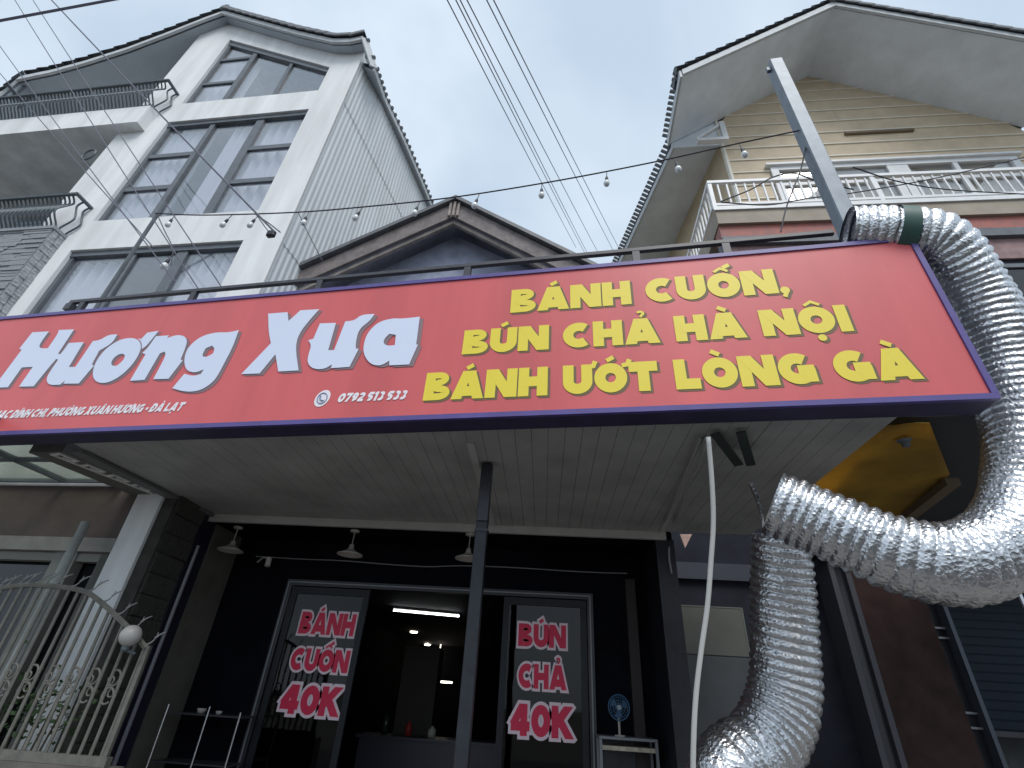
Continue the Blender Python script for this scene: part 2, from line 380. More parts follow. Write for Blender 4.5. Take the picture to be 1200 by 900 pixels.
# ------------------------------------------------------------------ signboard
sg = fthing('signboard', 'long red shop signboard with yellow and pale lettering across the front', 'signboard', SF)
SX0, ZB, ZT = -9.2, 3.27, 4.66
MB().box(SX0, 0, .02, .2, ZB, ZT).build('case', sign_dark, sg, bevel=.006)
MB().box(SX0+.03, -.035, 0, .022, ZB+.035, ZT-.035).build('face', sign_red, sg)
fr = MB()
fr.box(SX0, 0, -.012, .019, ZB-.004, ZB+.034).box(SX0, 0, -.012, .019, ZT-.034, ZT+.004).box(-.034, .003, -.012, .019, ZB+.035, ZT-.035).box(SX0, SX0+.029, -.012, .019, ZB+.035, ZT-.035)
fr.build('border', sign_blue, sg)
scr = MB().lathe([(.001, -.006), (.007, -.005), (.009, 0)], seg=8).mesh('screw', steel_g)
for k in range(12):
    for z_ in (ZB+.015, ZT-.015): inst(scr, 'screw', sg, (-.25-k*.72, -.012, z_), (PI/2, 0, 0), (1, 1, 1)).rotation_euler = (PI/2, 0, 0)
def put_line(name, txt, pl, pr, H, t=.34, gap=.06, m=yellow_m, ms=yel_sh, sh=(.016, -.014), shear=0., space=.42):
    """pl, pr: view points at the left and right end of the base line"""
    a = SF.at(*pl); b = SF.at(*pr); W = b[0]-a[0]
    _, w1 = text_pieces(txt, H, 1., t, gap, shear=shear, space=space); w1 -= gap*H
    xs = (W - shear*H*.5)/w1; z = (a[1]+b[1])/2
    pcs, _ = text_pieces(txt, H, xs, t, gap, shear=shear, space=space)
    if ms:
        p2, _ = text_pieces(txt, H, xs, t, gap, grow=.012, shear=shear, space=space)
        lay(p2, a[0]+sh[0], z+sh[1], -.0015, ms, sg, 'letter_shadow')
    lay(pcs, a[0], z, -.004, m, sg, 'letter')
put_line('l', 'BÁNH CUỐN,', (598, 365), (928, 345), .245)
put_line('l', 'BÚN CHẢ HÀ NỘI', (541, 416), (1001, 388), .235)
put_line('l', 'BÁNH ƯỚT LÒNG GÀ', (495, 471), (1083, 443), .245)
put_line('l', '0792 513 533', (394, 473), (476, 467), .080, t=.29, gap=.09, space=.30, m=let_ww, ms=None, shear=.25)
put_line('l', 'MẠC ĐĨNH CHI, PHƯỜNG XUÂN HƯƠNG - ĐÀ LẠT', (-12, 491), (213, 482), .082, t=.29, gap=.08, m=let_ww, ms=None, shear=.28, space=.26)
c1 = lambda P: [(x/4.615, 340+y/4.615) for x, y in P]
c2 = lambda P: [(240+x/4.615, 340+y/4.615) for x, y in P]
BIG = [
 (c1([(178,230),(268,225),(213,300),(222,318),(262,316),(318,235),(320,218),(404,214),(318,345),(330,350),(268,420),(186,522),(106,524),(180,417),(122,420),(46,527),(-33,530),(120,325),(108,318)]), None),
 (c1([(375,288),(457,283),(376,418),(411,417),(505,278),(545,272),(590,243),(638,241),(610,290),(540,330),(500,405),(512,410),(430,507),(345,508),(357,490),(330,513),(278,516),(255,500),(258,465),(318,378),(300,372),(335,345)]), None),
 (c1([(640,275),(690,261),(735,262),(765,285),(765,330),(725,400),(660,465),(590,503),(540,505),(510,485),(503,450),(520,390),(570,322)]), c1([(604,392),(622,365),(650,347),(674,347),(680,362),(664,388),(635,411),(608,412)])),
 (c1([(770,285),(748,262),(765,268),(800,232),(862,222),(840,250),(795,305),(770,322)]), None),
 (c1([(846,252),(918,247),(906,262),(960,243),(1005,252),(1018,285),(980,378),(992,382),(915,482),(832,484),(903,352),(893,335),(868,345),(785,488),(706,493),(790,350),(772,342),(800,318)]), None),
 (c1([(1030,300),(1090,252),(1170,230),(1240,232),(1295,218),(1262,310),(1215,400),(1168,490),(1100,540),(1040,553),(985,548),(935,533),(1000,455),(1050,468),(1090,455),(1105,432),(1060,450),(1015,440),(998,400),(1005,345)]), c1([(1098,350),(1115,318),(1150,303),(1165,318),(1155,345),(1120,365),(1100,362)])),
 (c2([(345,130),(450,122),(455,170),(520,112),(622,106),(485,262),(510,437),(400,443),(385,350),(300,453),(200,457),(360,290),(348,230)]), None),
 (c2([(625,183),(712,180),(670,328),(702,327),(762,172),(810,168),(850,135),(920,132),(895,170),(835,215),(818,290),(820,320),(835,320),(785,418),(685,425),(690,405),(650,430),(590,430),(558,400),(560,360),(580,300),(562,275),(590,265)]), None),
 (c2([(1020,155),(1065,158),(1165,147),(1145,297),(1155,297),(1107,405),(1000,410),(1000,385),(955,413),(900,405),(865,360),(858,310),(880,235),(940,175)]), c2([(970,270),(1000,240),(1035,245),(1030,300),(995,305),(970,295)])),
]
def soften(P):
    for _ in range(3):
        out = []; n = len(P)
        for i in range(n):
            a, b, c = Vector(P[i-1]), Vector(P[i]), Vector(P[(i+1) % n]); u = b-a; v = c-b
            ang = abs(math.atan2(u.x*v.y-u.y*v.x, u.dot(v)))
            if .05 < ang < .95: k = .25; out += [tuple(b-u*k), tuple(b+v*k)]
            else: out.append(tuple(b))
        P = out
    return P
def big(off, y, name, m):
    for k, (poly, hole) in enumerate(BIG):
        mb = MB()
        P = [SF.at(*q) for q in poly]; P = soften([(p[0]+off[0], p[1]+off[1]) for p in P]); yy = y - k*.0003
        if hole:
            Hh = [SF.at(*q) for q in hole]; Hh = soften([(p[0]+off[0], p[1]+off[1]) for p in Hh])
            # ring of triangles/quads between outline and hole
            bm = bmesh.new(); ed = []
            for ring in (P, Hh):
                vs = [bm.verts.new((p[0], yy, p[1])) for p in ring]
                ed += [bm.edges.new((vs[i], vs[(i+1) % len(vs)])) for i in range(len(vs))]
            bmesh.ops.triangle_fill(bm, edges=ed, use_beauty=True, normal=(0, -1, 0)); bm.verts.index_update()
            mb.add([v.co[:] for v in bm.verts], [tuple(v.index for v in f.verts) for f in bm.faces]); bm.free()
        else: mb.add([(p[0], yy, p[1]) for p in P], [tuple(range(len(P)))])
        mb.build(name, m, sg)
big((.034, -.018), -.0015, 'letter_shadow', let_sh); big((0, 0), -.006, 'letter', let_w)
# phone badge
pc = SF.at(378, 467); mb = MB()
mb.add([(pc[0]+.062*math.cos(a)+.01*math.sin(a), -.003, pc[1]+.075*math.sin(a)) for a in [k*PI/14 for k in range(28)]], [tuple(range(28))])
bd = mb.build('phone_badge', let_ww, sg)
mb = MB()
ring = [(pc[0]+.040*math.cos(a), -.005, pc[1]+.048*math.sin(a)) for a in [k*PI/10 for k in range(20)]]
mb.tube(ring + [ring[0]], .004, 4, cap=False)
hs = [(pc[0]-.018, -.006, pc[1]+.022), (pc[0]-.018, -.006, pc[1]-.002), (pc[0]-.004, -.006, pc[1]-.020), (pc[0]+.018, -.006, pc[1]-.022)]
mb.tube(hs, .006, 5)
mb.build('phone_icon', mat('badge blue', (.22, .26, .42), .5), bd)
# cleats that hold the board to the terrace above the soffit
# ------------------------------------------------------------------ railing above the sign
rl = fthing('terrace_railing', 'dark steel railing running just behind the top of the red signboard', 'railing', SF)
ya = .13; xa = SF.at(85, 352, ya)[0]; zr = SF.at(600, 307, ya)[1]
MB().box(xa, -.42, ya-.02, ya+.02, zr-.025, zr+.02).build('top_rail', rail_m, rl, bevel=.005)
pm = MB().box(-.025, .025, ya-.02, ya+.02, 3.42, zr-.037).mesh('rail_post', rail_m)
pm2 = MB().box(-.03, .03, .11, .15, 4.664, zr-.027).mesh('rail_post', rail_m)
for px_, py_ in ((97, 358), (228, 345), (378, 325), (549, 312), (745, 297), (850, 288)):
    inst(pm2, 'post', rl, (SF.at(px_, py_, .13)[0], 0, 0))
MB().box(xa-.0, xa+.08, ya-.034, ya+.034, zr-.12, zr-.037).build('end_bracket', rail_m, rl)

# ------------------------------------------------------------------ poles and string light
gp = SF.at(1000, 262, .3); gt = SF.at(914, 70, .3)
xR = SF.at(985, 240, .3)[0]
pl = fthing('steel_pole', 'tall grey square steel pole standing at the right end of the signboard', 'pole', SF)
MB().box(xR-.07, xR+.07, .26, .40, 3.42, SF.at(914, 71, .3)[1]).build('shaft', steel_g, pl, bevel=.01)
zt = SF.at(914, 71, .3)[1]
MB().box(xR-.11, xR-.065, .30, .34, zt-.16, zt-.10).build('cable_hook', steel_g, pl)
xL = SF.at(150, 300, .3)[0]; zl = SF.at(193, 237, .3)[1]
pl2 = fthing('steel_pole', 'thin dark steel pole behind the left end of the railing', 'pole', SF)
MB().tube([(xL, .32, 3.42), (xL, .32, zl)], .022, 8).build('shaft', mat('dark pole', (.10, .115, .13), .5, var=.2), pl2)
st = fthing('string_light', 'festoon cable of clear bulbs strung between the two steel poles', 'string light', SF)
CP = [(182, 250), (230, 252), (290, 251), (360, 248), (420, 243), (500, 235), (560, 227), (634, 215), (700, 203), (780, 187), (865, 168), (941, 152)]
dep = .30
cp = [(SF.at(x, y, dep)[0], dep, SF.at(x, y, dep)[1]) for x, y in CP]
MB().tube(spline(cp, 6), .008, 5).build('cable', cable_b, st)
sock = MB().lathe([(.004, 0), (.006, -.10), (.017, -.11), (.022, -.16), (.020, -.165)], seg=8).mesh('socket', cable_b, True)
bulb = MB().lathe([(.001, -.155), (.018, -.165), (.034, -.195), (.038, -.22), (.030, -.245), (.012, -.258), (.001, -.26)], seg=10).mesh('bulb', bulb_m, True)
for i, (x, y) in enumerate([(206, 251), (273, 251), (304, 251), (362, 248), (426, 242), (492, 236), (562, 227), (635, 215), (711, 201), (790, 185), (866, 168)]):
    q = SF.at(x, y, dep); rx = [.1, .35, .3, .05, .3, .15, .2, 0, .05, -.1, -.1][i]
    b = inst(bulb, 'bulb', st, (q[0], dep, q[1]), (0, rx, 0)); inst(sock, 'socket', b)
    b.scale = (.85, .85, .9)
# hanging loose ends near the left
for P, r in (([(300, 252), (315, 262), (329, 273)], .007), ([(303, 255), (312, 268), (320, 277)], .006), ([(185, 252), (193, 270), (203, 292), (201, 312)], .006), ([(350, 250), (362, 275), (378, 306)], .005)):
    q = [(SF.at(x, y, dep)[0], dep-.01, SF.at(x, y, dep)[1]) for x, y in P]; MB().tube(spline(q, 5), r, 5).build('loose_cable', cable_b, st)
q = SF.at(201, 300, dep); b = inst(bulb, 'bulb', st, (q[0], dep, q[1]+.05), (0, .1, 0)); inst(sock, 'socket', b)
q = SF.at(318, 274, dep); MB().box(q[0]-.05, q[0]+.05, dep-.03, dep+.03, q[1]-.05, q[1]+.04).build('junction_box', cable_b, st, bevel=.015)

# ------------------------------------------------------------------ left townhouse
tl = fthing('townhouse', 'white four storey townhouse with grey windows and curved balcony railings on the left', 'house', LF)
def quadp(x0, x1, z0, z1): return [(x0, z0), (x1, z0), (x1, z1), (x0, z1)]
prof = [LF.at(x, y, -.2) for x, y in [(-30, 128), (2, 113), (22, 96), (40, 92), (60, 88), (100, 77), (150, 61), (200, 42), (240, 26), (262, 18), (300, 29), (350, 43), (390, 52), (410, 52), (425, 49)]]
prof = [(p[0], p[1]) for p in prof]
prof.insert(0, (prof[0][0]-.9, prof[0][1]-.05))
def pz(x):
    for (a, b) in zip(prof, prof[1:]):
        if a[0] <= x <= b[0]: return a[1]+(b[1]-a[1])*(x-a[0])/(b[0]-a[0])
    return prof[-1][1] if x > prof[-1][0] else prof[0][1]
W = MB(); TH = .22
wl, wr = -3.67, -.65
def top(x): return pz(x)+.02
def wallpoly(x0, x1, z0, n=6): return [(x0, z0), (x1, z0)] + [(x1+(x0-x1)*k/n, top(x1+(x0-x1)*k/n)) for k in range(n+1)]
W.prism(quadp(-4.65, wl, 3.37, 12.0), 0, TH).prism(quadp(wr, 0, 3.37, 11.0), 0, TH)
W.prism(wallpoly(-4.65, wl, 12.0), 0, TH).prism(wallpoly(wr, 0, 11.0), 0, TH)
W.prism(quadp(wl, wr, 3.37, 5.5), 0, TH).prism(quadp(wl, wr, 7.34, 8.04), 0, TH).prism(quadp(wl, wr, 11.02, 11.70), 0, TH)
ztl, ztr = 14.52, 12.62
def w3z(x): return ztl + (ztr-ztl)*(x-wl)/(wr-wl)
W.prism([(wl, ztl), (wr, ztr), (wr, top(wr))] + [(wr+(wl-wr)*k/8, top(wr+(wl-wr)*k/8)) for k in range(1, 9)], 0, TH)
W.build('wall', white_wall, tl)
MB().box(-9, -4.65, 1.5, 1.7, 0, 13.2).build('loggia_wall', plaster_d, tl)
MB().box(-4.87, -4.652, TH+.002, 1.498, 3.4, 14.2).build('loggia_side_wall', white_wall, tl)
MB().box(-9, -4.88, TH+.01, 9, 2.9, 3.35).build('floor_slab', plaster_d, tl)
# corrugated side wall: two rows of sheets, ribs upright
def corr(z0, z1, y0, y1, parent, out=0.):
    n = int((y1-y0)/.027); vs = []; fs = []
    for i in range(n+1):
        y = y0+(y1-y0)*i/n; xx = .0 + .115*max(0, y) + out + (.014 if i % 4 in (0, 1) else 0)
        vs += [(xx, y, z0), (xx, y, z1)]
    fs = [(2*i, 2*i+2, 2*i+3, 2*i+1) for i in range(n)]
    MB().add(vs, fs).build('corrugated_sheet', corr_m, parent)
for k in range(5):
    corr(3.4, 7.3, k*1.3, k*1.3+1.3, tl, .02+.004*(k % 2)); corr(7.22, 11.2, k*1.3, k*1.3+1.3, tl, .028+.004*(k % 2)); corr(11.12, 12.76, k*1.3, k*1.3+1.3, tl, .036+.004*(k % 2))
MB().add([(0, 0.23, 3.45), (.70, 6.6, 3.45), (.70, 6.6, 12.7), (0, .23, 12.7)], [(0, 1, 2, 3)]).build('side_wall', white_wall, tl)
# roof: soffit, barge board, tiles
D1 = 7.0
def sheet(pts, dz, y0, y1, name, m, parent, th=.05, skew=.0):
    vs = []; n = len(pts)
    for y in (y0, y1):
        for p in pts: vs.append((p[0]+(skew*(y-y0) if p is pts[-1] else 0), y, p[1]+dz))
    for y in (y0, y1):
        for p in pts: vs.append((p[0]+(skew*(y-y0) if p is pts[-1] else 0), y, p[1]+dz+th))
    f = []
    for i in range(n-1): f += [(i, i+1, n+i+1, n+i), (2*n+i, 3*n+i, 3*n+i+1, 2*n+i+1), (i, 2*n+i, 2*n+i+1, i+1), (n+i, n+i+1, 3*n+i+1, 3*n+i)]
    f += [(0, n, 3*n, 2*n), (n-1, 3*n-1, 4*n-1+0, 2*n-1)] if False else [(0, n, 3*n, 2*n), (n-1, 3*n-1, 4*n-1, 2*n-1)]
    return MB().add(vs, f).build(name, m, parent)
prr = [p for p in prof if p[0] < .1]+[(.1, pz(.1))]
sheet(prof, .03, -.16, .12, 'soffit', soffit_g, tl, .06)
sheet(prof, .092, -.20, .12, 'roof', roof_t, tl, .08)
sheet(prr, .03, .121, D1, 'rear_soffit', soffit_g, tl, .06)
sheet(prr, .092, .121, D1, 'rear_roof', roof_t, tl, .08)
def ribbon(pts, y0, y1, h0, h1, name, m, parent):
    b = MB()
    for p, q in zip(pts, pts[1:]): b.prism([(p[0], p[1]+h0), (q[0], q[1]+h0), (q[0], q[1]+h1), (p[0], p[1]+h1)], y0, y1)
    return b.build(name, m, parent)
ribbon(prof, -.26, -.205, -.02, .13, 'barge_board', barge_m, tl)
e = prof[-1]
EV = [(e[0], -.22, e[1]), (.30, .05, 12.42), (.20, .85, 12.72), (.34, 1.8, 12.72), (.46, 2.9, 12.72), (.56, 4.0, 12.72), (.86, 6.9, 12.72)]
fa = MB()
for a, b in zip(EV, EV[1:]): fa.bar((a[0]+.02, a[1], a[2]+.10), (b[0]+.02, b[1], b[2]+.10), .04, .16)
fa.build('fascia', barge_m, tl)
us = MB()
for a, b in list(zip(EV, EV[1:]))[1:]: us.add([(a[0], a[1], a[2]+.03), (b[0], b[1], b[2]+.03), (-1.2, b[1], b[2]+.9), (-1.2, a[1], b[2]+.9)], [(0, 1, 2, 3)])
us.build('eave_lining', soffit_g, tl)
us = MB()
for a, b in list(zip(EV, EV[1:]))[1:]: us.add([(a[0]+.05, a[1], a[2]+.2), (b[0]+.05, b[1], b[2]+.2), (-3.4, b[1], 14.4), (-3.4, a[1], 14.4)], [(0, 1, 2, 3)])
us.build('side_roof', roof_t, tl)
# verge tiles, one by one along the front edge
tile = MB()
for k in range(6):
    a0, a1 = PI*k/6, PI*(k+1)/6
    tile.add([(-.20, .11*math.cos(a0), .055*math.sin(a0)), (-.20, .11*math.cos(a1), .055*math.sin(a1)), (.20, .11*math.cos(a1), .055*math.sin(a1)+.05), (.20, .11*math.cos(a0), .055*math.sin(a0)+.05)], [(0, 1, 2, 3)])
tile.add([(.20, .11, .05), (.20, -.11, .05), (.20, -.11, -.01), (.20, .11, -.01)], [(0, 1, 2, 3)]); tile.add([(.20, .11*math.cos(PI*k/6), .05+.055*math.sin(PI*k/6)) for k in range(7)], [tuple(range(7))])
tile.box(-.2, .2, -.13, -.10, -.06, .03)
tile_me = tile.mesh('roof_tile', roof_t)
def tiles_along(pts, y, parent, step, dz, flip):
    """walk a slope from its top end down, setting a tile at each step"""
    L = 0; seg = []
    for p, q in zip(pts, pts[1:]):
        l = math.hypot(q[0]-p[0], q[1]-p[1]); seg.append((L, L+l, p, q)); L += l
    s = step/2
    while s < L:
        for a, b, p, q in seg:
            if a <= s < b:
                t = (s-a)/(b-a); an = math.atan2(q[1]-p[1], abs(q[0]-p[0])); fz = 0 if q[0] > p[0] else PI
                inst(tile_me, 'roof_tile', parent, (p[0]+(q[0]-p[0])*t, y, p[1]+(q[1]-p[1])*t+dz), (0, -an-.10, fz), (step/.36, 1, 1)); break
        s += step
ri = max(range(len(prof)), key=lambda i: prof[i][1])
tiles_along(prof[ri:], -.20, tl, .30, .20, 1); tiles_along(prof[ri::-1], -.20, tl, .30, .20, -1)
tiles_along(prof[ri:], -.0, tl, .30, .18, 1); tiles_along(prof[ri::-1], -.0, tl, .30, .18, -1)
MB().tube([(prof[ri][0], -.30, prof[ri][1]+.22), (prof[ri][0], 2, prof[ri][1]+.24)], .13, 8).build('ridge_cap', roof_t, tl)
et = MB().tube([(-.16, 0, 0), (.05, 0, .0)], .044, 8).mesh('eave_tile', roof_t)
for k in range(2, 44):
    y = -.5+k*.16
    for a, b in zip(EV, EV[1:]):
        if a[1] <= y < b[1]:
            t = (y-a[1])/(b[1]-a[1]); inst(et, 'eave_tile', tl, (a[0]+(b[0]-a[0])*t+.03, y, a[2]+(b[2]-a[2])*t+.2), (0, .35, 0))
# windows
def curtain(x0, x1, z0, z1, y, parent, amp=.05, per=.16, topz=None):
    n = int((x1-x0)/.025); vs = []
    for i in range(n+1):
        x = x0+(x1-x0)*i/n; yy = y+amp*math.sin(2*PI*x/per+1.3*math.sin(3*x)); zt_ = topz(x) if topz else z1
        vs += [(x, yy, z0), (x+.0, yy, zt_)]
    return MB().add(vs, [(2*i, 2*i+2, 2*i+3, 2*i+1) for i in range(n)]).build('curtain', curtain_m, parent, smooth=True)
def pane(x0, x1, z0, z1, y, parent, g=glass_l, poly=None):
    return MB().prism(poly or quadp(x0, x1, z0, z1), y, y+.012).build('pane', g, parent)
FW = .07
def win_frame(): return MB()
# middle big window
z0, z1 = 8.04, 11.02; f = MB(); y0, y1 = .06, .13
f.box(wl, wr, y0-.02, y1, z1-FW*1.6, z1).box(wl, wr, y0, y1, z0, z0+FW*.7).box(wl, wl+FW, y0, y1, z0, z1).box(wr-FW*.6, wr, y0, y1, z0, z1)
ma, mb_ = -2.66, -1.64
f.box(ma-.05, ma+.05, y0, y1+.01, z0, z1).box(mb_-.08, mb_+.08, y0, y1+.01, z0, z1)
for zz in (9.95, 8.96): f.box(wl, ma, y0+.004, y1+.004, zz-.055, zz+.055).box(mb_, wr, y0+.004, y1+.004, zz-.055, zz+.055)
wn = f.build('window', frame_g, tl)
for a, b in ((wl+FW, ma-.05), (mb_+.08, wr-.05)):
    for c, d in ((z0+.05, 8.90), (9.02, 9.89), (10.01, z1-.11)): pane(a, b, c, d, .09, wn)
pane(ma+.05, mb_-.08, z0+.05, z1-.11, .10, wn)
curtain(wl, ma-.0, z0, z1, .21, wn, .03); curtain(-2.25, wr, z0, z1, .22, wn, .04, .2)
# lower window
z0, z1 = 5.5, 7.34; f = MB()
f.box(wl, wr, y0-.02, y1, z1-FW*1.5, z1).box(wl, wl+FW, y0, y1, z0, z1).box(wr-FW*.6, wr, y0, y1, z0, z1)
for mm, hw in ((-2.52, .05), (-1.66, .09)): f.box(mm-hw, mm+hw, y0, y1+.01, z0, z1)
wn = f.build('window', frame_g, tl)
for a, b in ((wl+FW, -2.57), (-2.47, -1.75), (-1.57, wr-.05)): pane(a, b, z0, z1-.1, .09, wn)
curtain(wl, -2.7, z0, z1-.1, .22, wn, .05, .2); curtain(-1.72, wr, z0, z1-.1, .21, wn, .04)
# sloped top window
z0 = 11.70; f = MB(); i_ = .10
f.prism([(wl, ztl), (wl, ztl-.16), (wr, ztr-.14), (wr, ztr)], y0-.02, y1)
f.box(wl, wr, y0, y1, z0, z0+.05).box(wl, wl+FW, y0, y1, z0, ztl-.1).box(wr-.05, wr, y0, y1, z0, ztr-.1)
ma, mb_ = -2.79, -1.69
f.prism([(ma-.06, z0), (ma+.06, z0), (ma+.06, w3z(ma)-.1), (ma-.06, w3z(ma)-.1)], y0, y1+.01).prism([(mb_-.04, z0), (mb_+.04, z0), (mb_+.04, w3z(mb_)-.1), (mb_-.04, w3z(mb_)-.1)], y0, y1+.01)
for zz in (13.66, 12.6): f.box(wl, ma, y0+.004, y1+.004, zz-.045, zz+.045)
wn = f.build('window', frame_g, tl)
pane(0, 0, 0, 0, .09, wn, poly=quadp(wl+FW, ma-.06, z0+.05, 12.555)); pane(0, 0, 0, 0, .09, wn, poly=quadp(wl+FW, ma-.06, 12.645, 13.615))
pane(0, 0, 0, 0, .09, wn, poly=[(wl+FW, 13.705), (ma-.06, 13.705), (ma-.06, w3z(ma)-.13), (wl+FW, w3z(wl)-.18)])
pane(0, 0, 0, 0, .10, wn, poly=[(ma+.06, z0+.05), (mb_-.04, z0+.05), (mb_-.04, w3z(mb_)-.13), (ma+.06, w3z(ma)-.15)])
pane(0, 0, 0, 0, .09, wn, poly=[(mb_+.04, z0+.05), (wr-.05, z0+.05), (wr-.05, w3z(wr)-.13), (mb_+.04, w3z(mb_)-.15)])
curtain(wl, -2.7, z0, 0, .25, wn, .04, .2, topz=lambda x: w3z(x)-.3)
MB().box(wl-.3, wr+.3, 1.2, 1.3, 5.3, 14.4).build('room_wall', plaster_d, tl)
MB().box(wl-.3, wr+.3, .24, 1.2, 11.2, 11.5).box(wl-.3, wr+.3, .24, 1.2, 7.5, 7.8).build('room_floor', plaster_d, tl)
# balconies
def balcony(xr, y, zs0, zs1, zrail, base_m, nm):
    MB().box(-9, xr, y, 1.48, zs0, zs1).build(nm, base_m, tl)
balcony(-4.05, -.2, 10.75, 11.33, 12.0, white_wall, 'balcony_slab')
def balustrade(xr, y, zb, ztop, bulge=.14, step=.085):
    rr = MB(); rr.tube([(-9, y-.10, ztop), (xr+.10, y-.10, ztop)], .032, 6).tube([(xr+.10, y-.12, ztop), (xr+.10, .02, ztop)], .032, 6)
    rr.tube([(-9, y+.02, zb), (xr, y+.02, zb)], .02, 6)
    rb = rr.build('balustrade', iron_g, tl)
    pts = [(0, 0, zb), (0, -.05, zb+.08), (0, -bulge, zb+.26*(ztop-zb)), (0, -bulge-.02, zb+.4*(ztop-zb)), (0, -.06, zb+.7*(ztop-zb)), (0, -.02, zb+.86*(ztop-zb)), (0, -.10, ztop)]
    me = MB().tube(spline(pts, 3), .016, 5).mesh('baluster', iron_g, True)
    x = xr; k = 0
    while x > -8.2: inst(me, 'baluster', rb, (x, y+.02, 0)); x -= step
    for yy, zr_ in ((y+.05, 0), (y+.17, 0)): inst(me, 'baluster', rb, (xr+.0, yy, 0), (0, 0, PI/2))
    return rb
balustrade(-4.02, -.2, 11.36, 12.08)
balustrade(-3.98, -.2, 7.68, 8.38)
# stone clad parapet below the lower railing, with long thin stones
MB().box(-9, -3.97, -.18, 1.48, 5.0, 7.62).build('parapet', mat('mortar', (.2, .21, .22), .9, var=.2), tl)
rnd = random.Random(3); z = 5.6; cnt = 0
smesh = [MB().box(-.5, .5, -.5, .5, -.5, .5).mesh('stone', stone_m)]
while z < 7.60:
    h = .055; x = -4.0-rnd.random()*.1
    x0 = -3.955
    while x0 > -6.4 and cnt < 290:
        w = .22+rnd.random()*.35; dp_ = .03+rnd.random()*.025
        inst(smesh[0], 'stone', tl, (x0-w/2, -.18-dp_/2+.008, z+h/2), (0, 0, 0), (w-.008, dp_, h-.006)); x0 -= w; cnt += 1
    z += h
z = 5.6; sb = MB()
while z < 7.6:
    y = -.2
    for k in range(2): sb.box(-3.985, -3.945+rnd.random()*.015, y+k*.1+.004, y+k*.1+.096, z, z+.05)
    z += .056
o = sb.build('edge_stone', stone_m, tl); o['kind'] = 'stuff'
MB().box(-9, -3.93, -.24, .0, 7.621, 7.68).build('coping', plaster_d, tl)
# loggia details: louvred window and a wire hoop
lw = MB().box(-8.2, -5.9, 1.44, 1.498, 8.2, 10.3).build('loggia_window', frame_g, tl)
ls = MB().box(-.55, .55, -.02, .02, -.03, .03).mesh('louvre', mat('blue grey louvre', (.3, .36, .42), .5))
for k in range(16): inst(ls, 'louvre', lw, (-7.3, 1.42, 8.4+k*.11), (.5, 0, 0), (1.4, 1, 1))
hp = LF.at(103, 180, .0)
pts = [(hp[0]+.13*math.cos(a), .02, hp[1]+.16*math.sin(a)) for a in [k*PI/10 for k in range(21)]]
hoop = MB().tube(pts, .018, 6).build('hoop', iron_g, tl)
# ground floor of the townhouse
MB().box(-9, -.37, .0, .2, 2.8, 3.36).build('lintel_wall', brown_band, tl)
MB().box(-9, -.37, -.03, .2, 2.66, 2.798).build('lintel', mat('dusty lintel', (.30, .29, .27), .8, var=.2), tl)
MB().box(-.37, -.06, -.02, .22, 1.0, 3.36).build('pillar', white_wall, tl)
MB().box(-.40, -.03, -.05, .22, 0, .998).build('pillar_base', mat('plinth', (.16, .15, .14), .8, var=.3), tl)
MB().box(-9, -.40, -.04, .2, 0, .9).build('plinth_wall', mat('plinth wall', (.2, .19, .17), .8, var=.2), tl)
gf = MB(); gx = [LF.at(75, 650)[0], LF.at(124, 645)[0]]
for x, hw in ((gx[0], .13), (gx[1], .05), (-.45, .05), (-4.2, .1)): gf.box(x-hw, x+hw, .02, .14, .9, 2.66)
gf.box(-4.3, -.4, .035, .125, 2.57, 2.655)
gfo = gf.build('window', mat('dull frame', (.22, .22, .20), .6), tl)
MB().box(-9, -.40, .16, .172, .9, 2.66).build('pane', glass_n, gfo)
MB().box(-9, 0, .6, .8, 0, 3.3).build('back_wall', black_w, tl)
# awning over the yard: pale sheets on dark bars
aw = MB(); axr = LF.at(75, 532, -1.3)[0]
zA = 3.44
rows = [-1.9, -1.2, -.62, -.04]; cols_ = [-7.6, -6.4, -5.0, -3.6, -2.35, -1.35, -.62]
awn = MB()
for x in cols_: awn.box(x-.02, x+.02, rows[0], rows[-1], zA-.05, zA)
for y in rows: awn.box(cols_[0], cols_[-1], y-.018, y+.018, zA-.045, zA-.004)
awo = awn.build('awning_frame', frame_g, tl)
for i in range(len(cols_)-1):
    for j in range(3): MB().box(cols_[i]+.022, cols_[i+1]-.022, rows[j]+.02, rows[j+1]-.02, zA-.02, zA-.010).build('awning_panel', acryl, awo)

# ------------------------------------------------------------------ right house
rh = fthing('house', 'cream gabled house with white balcony and red band on the right', 'house', RF)
RZ, RX, SL = 16.42, 3.85, .70
def rz(x): return RZ-SL*abs(x-RX)
rp = [(-.12, rz(-.12)-.0), (RX, RZ), (7.95, rz(7.95))]
sheet(rp, 0.0, -.28, 1.32, 'soffit', soffit_w, rh, .08)
sheet(rp, .082, -.32, 9, 'roof', roof_t, rh, .10)
ribbon(rp, -.36, -.30, -.03, .17, 'barge_board', barge_m, rh)
tiles_along([rp[1], rp[0]], -.30, rh, .31, .235, 1); tiles_along([rp[1], rp[2]], -.30, rh, .31, .235, 1)
tiles_along([rp[1], rp[0]], -.06, rh, .31, .20, 1); tiles_along([rp[1], rp[2]], -.06, rh, .31, .20, 1)
MB().tube([(RX, -.45, RZ+.26), (RX, 3, RZ+.26)], .14, 8).build('ridge_cap', roof_t, rh)
# side eave of the overhang
MB().bar((-.16, -.34, rz(-.12)+.03), (-.16, 1.3, rz(-.12)+.03), .05, .26).build('fascia', barge_m, rh)
for k in range(12): inst(et, 'eave_tile', rh, (-.14, -.25+k*.135, rz(-.12)+.19), (0, .5, 0))
